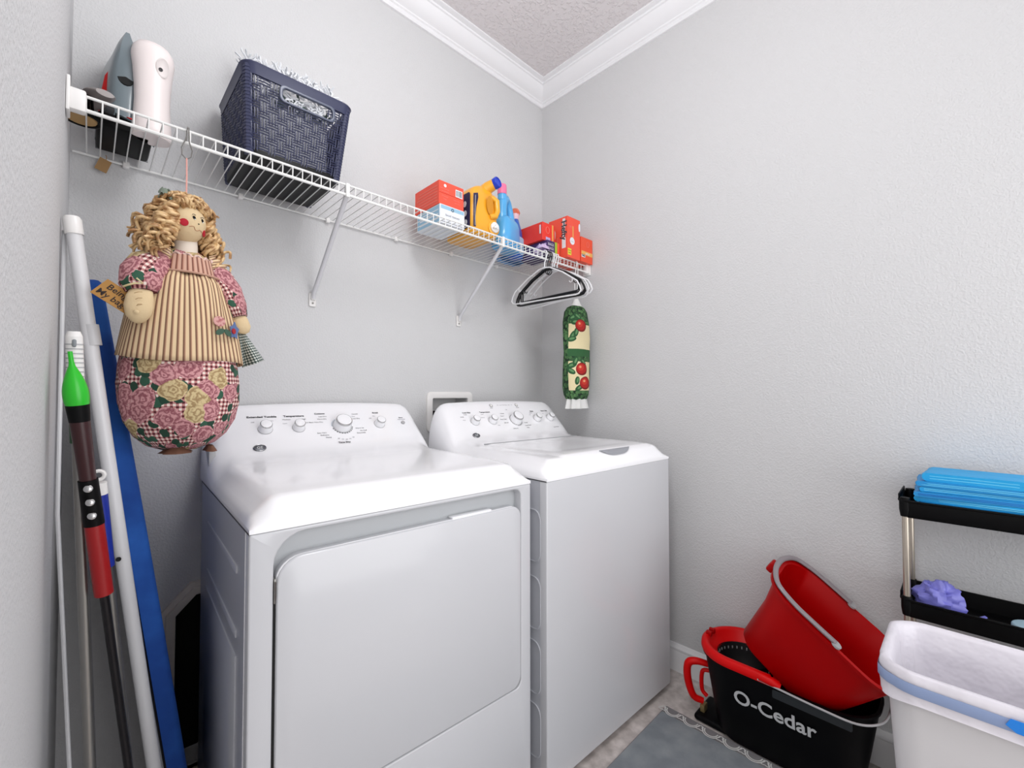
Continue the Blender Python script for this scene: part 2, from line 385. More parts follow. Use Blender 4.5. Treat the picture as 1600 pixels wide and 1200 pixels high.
def cover(parent):
    xs = [0, .0004, .0015, .004, .008, .014, .022, .032, .045, .06, .08]; xs = xs + [.08 + (WD - .16) * k / 12 for k in range(1, 12)] + [WD - x for x in xs[::-1]]
    rows = [[(x, 0, .878) for x in xs]] + [[(x, d, cov(x, d)) for x in xs] for d, _ in PR]
    rows.append([(x, .704, .878) for x in xs])
    g = G(); g.grid(rows)
    for side in (0, WD):   # side skirts
        g.grid([[(side, d, .878) for d, _ in PR], [(side, d, cov(side, d)) for d, _ in PR]])
    bmesh.ops.remove_doubles(g.b, verts=g.b.verts[:], dist=.0002)
    return g.build('top_cover', WHITE, parent, ang=50)
FN = V((0, -.7011, .7131)); FU = V((0, .7131, .7011))      # console face normal / up
def face(x, z, off=0):
    d = .545 + (z - .010 * (1 - ((x - WD / 2) / (WD / 2)) ** 2) - .962) / .983
    return V((x, d, z)) + FN * off
def fmx(x, z, off=.0007, rot=0): return frame(face(x, z, off), (1, .0203 * (x - WD / 2) / (WD / 2) ** 2, 0), FU) @ M.Rotation(rot, 4, 'Z')
def knob(parent, x, z, r, h, ang=120):
    mx = fmx(x, z, 0)
    k = G().lathe([(r * 1.18, 0), (r * 1.18, .003), (r * 1.05, h * .55), (r, h * .8)], 28, mx=mx).build('knob', WHITE, parent)
    G().lathe([(r * 1.02, h * .78), (r * 1.04, h * .86), (r * .98, h * .97), (r * .9, h * .98)], 28, mx=mx).build('chrome_ring', CHROME, k)['label'] = 'chrome ring'
    G().lathe([(r * .9, h * .9), (r * .9, h), (r * .7, h * 1.03), (.001, h * 1.04)], 28, mx=mx).build('knob_cap', WHITE, k)
    G().lathe([(r * 1.24, 0), (r * 1.24, .0012), (r * 1.16, .0014)], 28, mx=mx).build('base_ring', LGREY, k)
    return k
def ticks(parent, x, z, r0, a0, a1, n, wd=.0016, ln=.003, m=INK, fill=False):
    g = G()
    for i in range(n):
        a = R(a0 + (a1 - a0) * i / (n - 1)); mx = fmx(x, z, .0003) @ M.Rotation(a, 4, 'Z')
        g.box(r0, r0 + ln, -wd / 2, wd / 2, 0, .0003, mx=mx)
    return g.build('dial_marks', m, parent, smooth=False)
def badge(parent, x, z):
    mx = fmx(x, z, .0003)
    b_ = G().lathe([(.017, 0), (.017, .0015), (.0155, .002), (.001, .002)], 28, sy=.72, mx=mx).build('badge', mat('badge_grey', (96, 98, 104), .3, .5), parent)
    G().tube([mx @ V((.0158 * cos(t), .0112 * sin(t), .0022)) for t in [k * pi / 12 for k in range(24)]], .0008, 4, close=True).build('badge_rim', CHROME, b_)
    text('GE', .013, WHITEP, b_, mx @ M.Translation((0, 0, .0022)), 'monogram')
def cabinet(parent, lower, hole=None, depth=.66):
    fr = G()
    r = .012
    out = rrect(0, WD, .022, .878, 0.004, 2)
    fr.plate(out, [hole] if hole else [], .03, .004)
    fr.build('front_panel', PANEL, parent, ang=30)
    g = G().box(.001, .012, .030, depth, .022, .877).box(WD - .012, WD - .001, .030, depth, .022, .877).box(.012, WD - .012, depth - .01, depth, .022, .877).box(.012, WD - .012, .03, depth, .022, .03)
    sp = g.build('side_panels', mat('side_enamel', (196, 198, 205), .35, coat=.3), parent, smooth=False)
    g = G().box(-.0005, WD + .0005, .002, .655, .8765, .8795); g.build('seam', mat('seam_shadow', (70, 70, 74), .8), parent, smooth=False)
    for fx in (.06, WD - .06):
        for fy in (.06, depth - .06): G().lathe([(.018, 0), (.018, .01), (.008, .012), (.008, .026)], 12, (fx, fy, 0)).build('foot', BLACK, parent)
    return sp
def lbl(parent, x, z, s, size=.0085, m=INK, bold=.00015, sx=1.15): return text(s, size, m, parent, fmx(x, z), 'lettering', .0001, sx, bold)

dr = thing('dryer', 'white front-loading dryer with four console knobs, left of the washer', 'dryer', (.2517, -.697, 0), -.048); dr.scale = (1, .983, 1)
hole = rrect(.040, .650, .335, .868, [.022, .055, .02, .02])
sp = cabinet(dr, None, hole, .655)
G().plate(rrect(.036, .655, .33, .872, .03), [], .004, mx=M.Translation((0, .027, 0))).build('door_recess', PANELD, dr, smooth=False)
dd = G().plate(rrect(.0445, .6485, .338, .824, [.03, .045, .02, .03]), [], .030, .005, mx=M.Translation((0, -.002, 0))).build('door', PANEL, dr, ang=30)
# door top lip
pts = [(.0475, .006, .76), (.0475, .006, .785)] + [(.0475 + .042 * (1 - cos(R(a))), .006, .785 + .036 * sin(R(a))) for a in range(15, 91, 15)] + [(.20, .006, .8215), (.40, .006, .8215), (.62, .006, .8215)]
G().tube(pts, .0035, 8).build('door_lip', WHITE, dd)
G().box(.43, .55, .004, .026, .824, .829, .002).build('door_grip', WHITE, dd)
G().box(.0405, .0435, -.0004, .02, .745, .79, .001).tube([(.042, -.001, .752), (.042, -.001, .785)], .0016, 6).build('hinge', STEEL, dd)
G().box(.0402, .0442, .003, .026, .345, .745).build('door_gap', DARK, dd, smooth=False)
G().box(-.0012, .002, .028, .0305, .022, .877).build('front_seam', WHITE, dr, smooth=False)
for z0, dx0 in ((.79, 0), (.667, .0), (.575, .0), (.47, 0), (.33, 0)):
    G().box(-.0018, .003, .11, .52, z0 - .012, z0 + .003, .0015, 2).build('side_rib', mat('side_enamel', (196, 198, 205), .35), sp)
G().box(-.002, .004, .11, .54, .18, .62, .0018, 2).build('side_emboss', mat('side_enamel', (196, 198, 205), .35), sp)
cover(dr)
G().box(.004, .02, .56, .66, .88, .97, .002).build('rear_panel', LGREY, dr)
KX = (.148, .241, .376, .508)
for x, r, h in zip(KX, (.0165, .0155, .0255, .0155), (.026, .026, .032, .026)):
    knob(dr, x, 1.022, r, h)
G().lathe([(.0072, 0), (.0072, .004), (.006, .006), (.001, .0065)], 20, mx=fmx(.600, 1.022, 0)).build('start_button', LGREY, dr)
badge(dr, .124, .972)
lbl(dr, .145, 1.057, 'Extended Tumble', .0098, bold=.0004); lbl(dr, .235, 1.057, 'Temperature', .0098, bold=.0004)
lbl(dr, .315, 1.062, 'Cottons', .0085, bold=.0003); lbl(dr, .508, 1.060, 'Signal', .0085, bold=.0003); lbl(dr, .600, 1.040, 'Start', .0075); lbl(dr, .366, .972, 'Time Dry', .0085, bold=.0003)
lbl(dr, .600, 1.034, 'Push & Hold', .005, INKL)
for x, z, s in ((.118, 1.042, 'Off'), (.170, 1.045, 'On'), (.205, 1.036, 'Low'), (.212, 1.047, 'Medium'), (.262, 1.047, 'High'), (.275, 1.036, 'Anti Bact'), (.322, 1.053, 'Less Dry'), (.318, 1.045, 'More Dry'), (.305, 1.036, 'Very Dry'),
                (.305, 1.003, 'Easy Care'), (.312, .996, 'Delicates'), (.322, .989, 'Damp'), (.432, 1.058, 'Casuals'), (.424, 1.050, 'Dry'), (.432, 1.043, 'Less Dry'), (.432, 1.012, 'Warm Up'), (.442, 1.004, 'Air Fluff'), (.432, .997, 'Dewrinkle'),
                (.352, .984, '60'), (.364, .981, '50'), (.376, .980, '40'), (.388, .981, '30'), (.400, .985, '20'), (.482, 1.042, 'Off'), (.498, 1.049, 'On')):
    lbl(dr, x, z, s, .0062, INK if len(s) > 3 else INKL, 0)
ticks(dr, .376, 1.022, .0325, 200, 345, 11, .005, .0022); ticks(dr, .376, 1.022, .0325, 125, 175, 5, .004, .002, mat('blue_print', (92, 130, 160), .6)); ticks(dr, .376, 1.022, .0325, 35, 110, 7, .004, .0022)
g = G()
for zz in (1.020, 1.012): g.box(.1, .57, 0, .0006, 0, .0002, mx=frame(face(0, zz, .0002), (1, 0, 0), FU))
g.build('console_stripe', mat('faint_print', (214, 214, 216), .6), dr, smooth=False)

wa = thing('washer', 'white top-loading washing machine with five console knobs, right of the dryer', 'washer', (.981, -.7513, 0), -.034); wa.scale = (1, .9, 1)
sp = cabinet(wa, None, None, .655)
for z0 in (.785, .592, .409, .23):
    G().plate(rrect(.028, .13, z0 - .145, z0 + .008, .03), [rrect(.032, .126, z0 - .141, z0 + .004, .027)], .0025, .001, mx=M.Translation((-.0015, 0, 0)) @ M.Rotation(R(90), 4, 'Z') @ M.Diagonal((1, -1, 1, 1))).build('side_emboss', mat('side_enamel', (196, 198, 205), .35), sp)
cover(wa)
# lid: patch slightly above the cover
def patch(name, x0, x1, d0, d1, off, m, par, nx=26, nd=24, notch=None, th=.006):
    rows = []; edge = .012
    for j in range(nd + 1):
        d = d0 + (d1 - d0) * j / nd; row = []
        for i in range(nx + 1):
            x = x0 + (x1 - x0) * i / nx; e = min(1, min(x - x0, x1 - x, d - d0, d1 - d) / edge + .0); h = off * (1 - (1 - e) ** 2)
            if notch: h += notch(x, d)
            row.append((x, d, cov(x, d) + h))
        rows.append(row)
    return G().grid(rows).build(name, m, par, ang=60)
lid = patch('lid', .105, .630, .028, .462, .0045, WHITE, wa, notch=lambda x, d: -.0035 * max(0, 1 - ((x - .36) / .20) ** 4) * max(0, min(1, (d - .09) / .05)) * max(0, min(1, (.42 - d) / .05)) if abs(x - .36) < .20 else 0)
G().box(.105, .63, .4615, .4635, .936, .9435).build('lid_gap', mat('lid_gap_grey', (150, 152, 156), .7), lid, smooth=False)
# finger slot at the lid's front edge
rows = []
for j in range(7):
    row = []
    for i in range(21):
        t = i / 20 * 2 - 1; wdt = .020 * (1 - abs(t) ** 3); x = .385 + t * .088; d = .040 - wdt * (1 - j / 6) * 1.0 + .002
        row.append((x, d, cov(x, max(0, d)) + .0048 + .0008 * sin(pi * j / 6)))
    rows.append(row)
G().grid(rows).build('lid_slot', mat('slot_grey', (150, 152, 158), .5), lid)
G().tube([(.385 + t / 10 * .088, .043, cov(.385, .043) + .0045) for t in range(-10, 11)], .0014, 6).build('slot_lip', INKL, lid)
KW = ((.152, .0155), (.241, .0155), (.369, .0245), (.501, .0155), (.588, .0155))
for x, r in KW:
    knob(wa, x, 1.017 if x < .6 else 1.019, r, .026 if r < .02 else .032)
badge(wa, .125, .968)
lbl(wa, .133, 1.053, 'Load Size', .0088, bold=.0003); lbl(wa, .225, 1.053, 'Temperature', .0088, bold=.0003); lbl(wa, .495, 1.050, 'Rinse', .0088, bold=.0003); lbl(wa, .578, 1.050, 'Fabric Soft', .0088, bold=.0003)
for x, z, s in ((.103, 1.037, 'Small'), (.106, 1.025, 'Med'), (.123, 1.046, 'Large'), (.206, 1.045, 'Cold'), (.201, 1.032, 'Warm'), (.263, 1.000, 'Hot'), (.313, 1.045, 'Whites'), (.306, 1.035, 'Colors'), (.303, 1.022, 'Deep Clean'), (.308, 1.008, 'Normal'),
                (.343, .984, 'Delicates'), (.418, 1.004, 'Casuals'), (.423, .993, 'Speed Wash'), (.415, .984, 'Bulky'), (.348, 1.060, 'Off'), (.471, 1.035, 'Off'), (.483, 1.043, 'Extra'), (.561, 1.038, 'On'), (.593, .978, 'HydroWave')):
    lbl(wa, x, z, s, .0062, INK if len(s) > 4 else INKL, 0)
lbl(wa, .273, 1.069, 'Start', .0062, INK, 0); lbl(wa, .423, 1.068, 'Pause', .0062, INK, 0)
for x, s in ((.315, 'Fill'), (.331, 'Soak'), (.347, 'Wash'), (.363, 'Rinse'), (.379, 'Spin'), (.395, 'Lid')): lbl(wa, x, 1.080, s, .0055, INKL, 0)
for x in (.278, .424):
    G().tube([fmx(x, 1.079, .0005) @ V((.008 * cos(t), .008 * sin(t), 0)) for t in [k * pi / 9 for k in range(18)]], .0007, 4, close=True).build('button_ring', INK, wa)
    G().lathe([(.006, 0), (.006, .002), (.001, .0022)], 16, mx=fmx(x, 1.079, 0)).build('button', WPLAS, wa)
ticks(wa, .369, 1.017, .031, 20, 240, 16, .0035, .0015); ticks(wa, .369, 1.017, .031, 265, 330, 6, .004, .002)
for x in (.152, .241, .501, .588): ticks(wa, x, 1.018, .0205, 100, 190, 6, .003, .0012)

# ---------------- shelf goods ----------------
# dark woven basket
bk = thing('storage_basket', 'dark navy woven-look plastic basket with a handle slot, on the wire shelf', 'basket', (.455, -.168, STOP + .001))
NAVY = mat('navy_plastic', (46, 50, 80), .38); BBOT = mat('basket_bottom', (8, 8, 11), .4, spec=.25)
bx0, bx1, by0, by1, bh = -.128, .118, -.122, .120, .225       # bottom footprint
tx0, tx1, ty0, ty1 = -.138, .142, -.142, .138
def bpt(u, v, w_):      # u,v in 0..1 across footprint, w_ height fraction
    a0 = bx0 + (tx0 - bx0) * w_; a1 = bx1 + (tx1 - bx1) * w_; c0 = by0 + (ty0 - by0) * w_; c1 = by1 + (ty1 - by1) * w_
    return V((a0 + (a1 - a0) * u, c0 + (c1 - c0) * v, w_ * bh))
def ringr(w_, r, off=0):
    p0, p1 = bpt(0, 0, w_), bpt(1, 1, w_); return [(x, y, p0.z) for x, y in rrect(p0.x - off, p1.x + off, p0.y - off, p1.y + off, r, 4)]
def lift(ps, z): return [(p[0], p[1], p[2] + z) for p in ps]
g = G(); g.grid([ringr(0, .03, -.008), ringr(0, .03), lift(ringr(0, .03, .0008), .018), lift(ringr(0, .03, -.003), .018), lift(ringr(0, .028, -.006), .003)], None, True)
g.b.faces.new([g.b.verts.new(p) for p in ringr(0, .03, -.008)])
g.build('base_tray', BBOT, bk)
for sgn, (u, v) in enumerate(((0, 0), (1, 0), (1, 1), (0, 1))):
    g = G(); pts = [bpt(u, v, k / 6) + V(((.010, -.010)[u], (.010, -.010)[v], 0)) for k in range(7)]
    g.tube(pts, .011, 8)
    for k in range(1, 26):
        c = bpt(u, v, k / 26) + V(((.010, -.010)[u], (.010, -.010)[v], 0)); 
        g.tube([c + V((0, 0, -.0015)), c + V((0, 0, .0015))], .0122, 8)
    g.build('corner_post', NAVY, bk)
g = G(); g.grid([lift(ringr(1, .03, -.004), -.022), lift(ringr(1, .03, .0015), -.022), ringr(1, .03, .006), lift(ringr(1, .03, .008), .004), lift(ringr(1, .03, .006), .008), lift(ringr(1, .03, -.004), .008), lift(ringr(1, .03, -.004), -.022)], None, True)
g.build('rim', NAVY, bk)
def weave(name, fn, L, nx, nz, skip=None):
    g = G(); cw = 1 / nx; ch = (1 - .17) / nz
    for i in range(nx):
        for j in range(nz):
            for k in range(3):
                o = (k + .5) / 3
                if (i + j) % 2:      # horizontal strands
                    w_ = .075 + (j + o) * ch; a, b = max(0.02, (i - .3) * cw), min(.98, (i + 1.3) * cw); a, b = fn(a, w_), fn(b, w_); mid = fn((i + .5) * cw, w_)
                    if skip and skip((i + .5) * cw, w_): continue
                    m2 = mid[0] + mid[1] * .0025
                    g.tube([a[0], m2, b[0]], .0018, 5, cap=False)
                else:
                    u = (i + o) * cw; w0_, w1_ = .075 + (j - .3) * ch, .075 + (j + 1.3) * ch
                    if skip and skip(u, (w0_ + w1_) / 2): continue
                    a, b, mid = fn(u, max(.06, w0_)), fn(u, min(.93, w1_)), fn(u, (w0_ + w1_) / 2)
                    g.tube([a[0], mid[0] + mid[1] * .0025, b[0]], .0018, 5, cap=False)
    o = g.build(name, NAVY, bk); o['kind'] = 'stuff'; return o
hs = lambda u, w_: .27 < u < .80 and w_ > .72
weave('weave_panel', lambda u, w_: (bpt(.04 + .92 * u, 0, w_) + V((0, .002, 0)), V((0, -1, 0))), .25, 11, 9, hs)
weave('weave_panel', lambda u, w_: (bpt(.04 + .92 * u, 1, w_) + V((0, -.002, 0)), V((0, 1, 0))), .25, 11, 9, hs)
weave('weave_panel', lambda u, w_: (bpt(0, .04 + .92 * u, w_) + V((.002, 0, 0)), V((-1, 0, 0))), .24, 11, 9)
weave('weave_panel', lambda u, w_: (bpt(1, .04 + .92 * u, w_) + V((-.002, 0, 0)), V((1, 0, 0))), .24, 11, 9)
hp = rrect(-.055, .095, .162, .207, [.014] * 4); hi = rrect(-.047, .087, .168, .200, [.012] * 4)
for yy, s in ((-.1285, 1), (.1205, -1)):
    G().plate(hp, [hi], .008, .002, mx=M.Translation((0, yy, 0)) @ M.Rotation(R(5 * s), 4, 'X')).build('handle_frame', mat('navy_shine', (78, 84, 104), .3), bk)
# frilly white stuff in the basket
gr = G(); random.seed(3)
WG = mat('white_garland', (226, 228, 232), .7)
def sprig(g, p, d, L, r=.0022):
    q = V(p); d = V(d).normalized(); pts = [q.copy()]
    for k in range(4):
        d = (d + V((random.uniform(-.5, .5), random.uniform(-.5, .5), random.uniform(-.4, .4)))).normalized(); q = q + d * L / 4; pts.append(q.copy())
    g.tube(pts, [r, r * 1.3, r, r * 1.4, r * .6], 5)
for i in range(520):
    x = random.uniform(-.10, .115); y = random.uniform(-.115, .118); top = .236 + min(.16, (y + .14) * .66) if x > -.035 or y > .03 else .215
    z = top - abs(random.gauss(0, .022)) + .006
    sprig(gr, (x, y, z), (random.uniform(-1, 1), random.uniform(-.7, .7), random.uniform(-.1, 1)), .026)
for i in range(60): sprig(gr, (random.uniform(-.05, .085), -.122, random.uniform(.165, .2)), (random.uniform(-1, 1), 0, random.uniform(-.5, .5)), .02)
for i in range(30): sprig(gr, (-.115 + random.uniform(-.01, .01), random.uniform(.02, .11), random.uniform(.2, .235)), (-.6, random.uniform(-.5, .5), 1), .03)
gd = thing('frilly_garland', 'frilly white garland heaped inside the navy basket', 'garland', (.455, -.168, STOP + .004))
go = gr.build('fronds', WG, gd)
g = G()
for i in range(60):
    p = V((random.uniform(-.05, .085), -.112, random.uniform(.165, .2))); sprig(g, p, (random.uniform(-1, 1), .1, random.uniform(-1, 1)), .016, .003)
for i in range(3): sprig(g, (-.085, .0 + .02 * i, .22), (-.3, .1, 1), .05, .004)
g.build('dark_leaves', mat('grey_green_leaf', (88, 104, 100), .7), gd)
G().box(-.095, .095, -.10, .10, .004, .19, .02).build('bundle', mat('garland_bundle', (205, 206, 212), .8), gd); G().box(-.085, .1, .0, .105, .19, .285, .03).build('bundle', mat('garland_bundle', (205, 206, 212), .8), gd)

def card(name, label, cat, x0, x1, y0, y1, z0, z1, m, rz=0, group=None):
    t = thing(name, label, cat, ((x0 + x1) / 2, (y0 + y1) / 2, z0), rz, group)
    w_, d_ = (x1 - x0) / 2, (y1 - y0) / 2
    G().box(-w_, w_, -d_, d_, 0, z1 - z0, .0008, 1).build('carton', m, t, smooth=False)
    return t, w_, d_, z1 - z0
def plateF(parent, side, w_, d_, a0, a1, z0, z1, m, name='label_panel', off=.0005):
    """thin print panel on the front (-y) or left (-x) face; a along face"""
    g = G()
    if side == 'F': g.box(a0, a1, -d_ - off, -d_, z0, z1)
    elif side == 'L': g.box(-w_ - off, -w_, a0, a1, z0, z1)
    return g.build(name, m, parent, smooth=False)
FRM = lambda x, d_, z, off=.0009: frame((x, -d_ - off, z), (1, 0, 0), (0, 0, 1))
LFT = lambda w_, y, z, off=.0009: frame((-w_ - off, y, z), (0, -1, 0), (0, 0, 1))
ORG = mat('orange_red_card', (238, 84, 62), .55); ORL = mat('pale_red_print', (238, 130, 116), .6); WC = mat('white_card', (226, 230, 236), .6)
LB = mat('pale_blue_card', (150, 190, 214), .6); YEL = mat('yellow_print', (232, 214, 60), .6); NV = mat('navy_print', (38, 34, 70), .6)
t, a, d, h = card('white_carton', 'white and pale blue carton under the red carton on the shelf', 'box', .955, 1.068, -.258, -.105, STOP, STOP + .070, WC)
plateF(t, 'F', a, d, -a + .004, a - .004, .054, .067, LB); plateF(t, 'F', a, d, -a + .004, a - .004, .006, .0085, INKL)
plateF(t, 'L', a, d, -d + .004, d - .004, .004, .066, LB)
for k in range(3): plateF(t, 'L', a, d, -d + .01, d - .02, .016 + k * .016, .020 + k * .016, WC, 'print_line', .0009)
G().tube([FRM(0, d, .058) @ V((.005 * cos(q), .005 * sin(q), 0)) for q in [k * pi / 6 for k in range(12)]], .0012, 4, close=True).build('print_ring', INK, t)
text('facial tissues', .012, INKL, t, FRM(0, d, .034), ext=.0001, sx=1.1); text('soft and strong', .009, INKL, t, FRM(0, d, .02), ext=.0001)
t, a, d, h = card('red_carton', 'orange-red carton with barcode, stacked on the white carton', 'box', .953, 1.066, -.255, -.092, STOP + .0705, STOP + .158, ORG)
plateF(t, 'F', a, d, .018, .050, .046, .074, WC, 'barcode_label')
g = G()
for k in range(11): g.box(.021 + k * .0026, .021 + k * .0026 + random.choice((.0008, .0014)), -d - .0009, -d, .049, .071)
g.build('barcode', INK, t, smooth=False)
plateF(t, 'F', a, d, -a, a, .0425, .0435, REDD, 'print_line')
G().lathe([(.006, 0), (.006, .0005)], 14, mx=FRM(-.03, d, .072, .0006)).build('print_dot', WC, t)
for x, z, s, q in ((-.032, .060, 'food storage', .008), (-.03, .050, 'resealable', .008), (-.03, .032, 'freezer', .010), (-.03, .022, 'bags', .009), (.022, .030, 'keep dry', .008), (.026, .020, 'store flat', .007)): text(s, q, ORL, t, FRM(x, d, z), ext=.0001)
for k in range(6): plateF(t, 'L', a, d, -d + .012, d - .012 - .01 * (k % 3), .012 + k * .011, .0145 + k * .011, ORL, 'print_line', .0009)

# detergent jugs
def jug(name, label, loc, prof_, m, hole=None, rz=0):
    t = thing(name, label, 'bottle', loc, rz); g = G(); rows = []
    for (z, x0, x1, y0, y1, r) in prof_: rows.append([(x, y, z) for x, y in rrect(x0, x1, y0, y1, r, 5)])
    g.grid(rows, None, True, True); o = g.build('body', m, t, ang=80); return t, o
YJ = mat('golden_plastic', (238, 170, 40), .3, coat=.3)
t, o = jug('detergent_jug', 'golden yellow detergent jug with blue cap and white pour spout, beside the red carton', (1.165, -.18, STOP),
    [(0, -.062, .062, -.080, .085, .02), (.004, -.068, .068, -.088, .09, .024), (.05, -.070, .070, -.092, .092, .024), (.10, -.070, .069, -.090, .092, .024), (.14, -.068, .066, -.086, .090, .024), (.165, -.064, .062, -.082, .085, .024), (.185, -.052, .056, -.078, .07, .02), (.20, -.03, .050, -.07, .03, .018), (.212, .0, .045, -.062, .0, .014)], YJ)
G().tube([(.022, -.045, .195), (.035, -.065, .212), (.046, -.088, .222)], [.026, .024, .021], 16).build('neck', YJ, t)
cm = M.Translation((.049, -.094, .224)) @ V((.18, -.93, .22)).to_track_quat('Z', 'Y').to_matrix().to_4x4()
c_ = G().lathe([(.022, -.006), (.0225, .012), (.021, .014), (.0175, .0145), (.017, .012), (.001, .012)], 24, mx=cm).build('blue_cap', mat('blue_cap', (28, 60, 190), .3), t); c_['label'] = 'blue screw cap'
# grip: raised bar and hollow on the front
G().tube([(.036, -.084, .165), (.054, -.094, .15), (.056, -.096, .11), (.046, -.096, .088), (.02, -.090, .080)], [.012, .013, .012, .012, .01], 12).build('grip', YJ, t)
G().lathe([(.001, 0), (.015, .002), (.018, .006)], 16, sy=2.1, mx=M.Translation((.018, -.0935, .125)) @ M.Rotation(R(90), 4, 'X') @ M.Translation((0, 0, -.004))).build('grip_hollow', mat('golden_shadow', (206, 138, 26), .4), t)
sm = M.Translation((.040, -.090, .040)) @ M.Rotation(R(90), 4, 'X')
G().lathe([(.028, -.002), (.029, .004), (.026, .006)], 20, mx=sm).build('spout_collar', YJ, t)
s_ = G().lathe([(.020, 0), (.021, .012), (.019, .014), (.009, .015), (.009, .024), (.001, .024)], 20, mx=sm).build('spout', WPLAS, t)
G().box(-.018, .004, -.004, .004, .014, .026, .002, mx=sm @ M.Rotation(R(25), 4, 'Z')).build('spout_lever', WPLAS, s_)
G().tube([sm @ V((.021 * cos(q), -.021 * sin(q), .001)) for q in [k * pi / 8 for k in range(2, 9)]], .0025, 6).build('spout_seal', mat('salmon', (230, 120, 90), .5), s_)
g = G().plate(rrect(-.074, .070, .02, .158, [.02, .01, .01, .02]), [], .002, .0006, mx=M.Translation((-.0715, -.004, 0)) @ M.Rotation(R(90), 4, 'Z') @ M.Diagonal((1, -1, 1, 1))); g.build('side_label', NV, t)
for yy, zz in ((-.05, .115), (-.052, .078), (-.055, .042)):
    G().lathe([(.012, 0), (.012, .0008), (.001, .001)], 14, sy=.8, mx=M.Translation((-.0738, yy, zz)) @ M.Rotation(R(-90), 4, 'Y')).build('label_spot', WHITEP, t)
g = G().plate([(-.064, .022), (-.052, .022), (-.054, .06), (-.050, .10), (-.040, .14), (-.042, .158), (-.064, .150)], [], .0012, .0004, mx=M.Translation((0, -.0925, 0))); g.build('label_edge', NV, t); G().tube([(-.057, -.0932, .026), (-.058, -.0932, .08), (-.055, -.0932, .145)], .0008, 4).build('label_line', WHITEP, t)

BJ = mat('sky_blue_plastic', (84, 172, 230), .3, coat=.3)
t = thing('fabric_softener_jug', 'sky-blue jug with a loop handle and pink cap, right of the yellow jug', 'bottle', (1.348, -.190, STOP), .35); t.scale = (1.12, 1.12, 1.08)
g = G(); rows = []
for (z, x0, x1, y0, y1, r) in [(0, -.060, .060, -.036, .036, .03), (.004, -.066, .066, -.040, .040, .032), (.05, -.068, .069, -.042, .042, .034), (.095, -.062, .066, -.040, .040, .032), (.118, -.052, .060, -.034, .034, .028), (.126, -.047, .056, -.028, .028, .022)]:
    rows.append([(x, y, z) for x, y in rrect(x0, x1, y0, y1, r, 5)])
g.grid(rows, None, True, True); g.build('body', BJ, t, ang=80)
G().tube([(-.032, 0, .112), (-.034, 0, .16), (-.026, 0, .195), (-.005, 0, .207), (.016, 0, .2), (.034, 0, .172), (.042, 0, .14), (.040, 0, .112)], [.02, .02, .02, .018, .015, .0145, .017, .02], 14).build('handle', BJ, t)
G().tube([(-.028, 0, .195), (-.03, 0, .222)], [.019, .017], 16).build('neck', BJ, t)
G().lathe([(.018, .217), (.018, .252), (.016, .256), (.001, .256)], 20, (-.031, 0, 0)).build('pink_cap', mat('pink_plastic', (236, 120, 160), .35), t)['label'] = 'pink cap'
t = thing('spray_bottle', 'slim deep-blue bottle with salmon nozzle behind the sky-blue jug', 'bottle', (1.462, -.135, STOP), .3)
g = G(); rows = [[(x, y, z) for x, y in rrect(x0, x1, y0, y1, r, 5)] for (z, x0, x1, y0, y1, r) in [(0, -.036, .036, -.024, .024, .02), (.005, -.040, .040, -.027, .027, .022), (.08, -.040, .041, -.027, .027, .022), (.13, -.034, .034, -.024, .024, .02), (.165, -.022, .020, -.018, .018, .016), (.185, -.014, .014, -.014, .014, .012)]]
g.grid(rows, None, True, True); g.build('body', mat('deep_blue_plastic', (26, 92, 190), .3, coat=.3), t, ang=80)
G().tube([(0, 0, .18), (0, 0, .21)], [.014, .018], 14).build('neck', mat('pale_pink', (226, 190, 200), .4), t)
G().tube([(-.012, 0, .215), (.002, 0, .220), (.022, 0, .222)], [.018, .02, .013], 12).build('nozzle', mat('salmon', (230, 120, 90), .5), t)
G().plate(rrect(-.028, .028, .02, .10, .01), [], .001, mx=M.Translation((.004, -.0275, 0))).build('label_panel', mat('pale_label', (170, 210, 240), .5), t)
t = thing('wipes_pouch', 'crinkled lavender plastic pouch lying between the blue bottles and cartons', 'pouch', (1.500, -.265, STOP)); t.scale = (.6, .5, .8)
def pillow(L, W, H, seed=0, nx=14, ny=10, wr=.12):
    rows = []
    for j in range(2 * ny + 1):
        v = j / ny - 1 if j <= ny else 1 - (j - ny) / ny
        s = 1 if j <= ny else -1; row = []
        for i in range(nx + 1):
            u = i / nx * 2 - 1; e = max(0, (1 - abs(u) ** 3) * (1 - abs(v) ** 3)) ** .5
            nz_ = mnoise.noise(V((u * 3 + seed, v * 3, s * 2.0)))
            row.append((u * L / 2, v * W / 2, H / 2 + s * H / 2 * e * (1 + wr * 3 * nz_)))
        rows.append(row)
    return G().grid(rows)
pillow(.09, .11, .055, 2, wr=.2).build('film', mat('lavender_film', (206, 186, 220), .25), t)
t = thing('wipes_pack', 'light blue soft pack lying flat at the back of the shelf', 'pack', (1.50, -.07, STOP))
pillow(.15, .09, .03, 5).build('film', mat('light_blue_film', (110, 165, 222), .3), t)

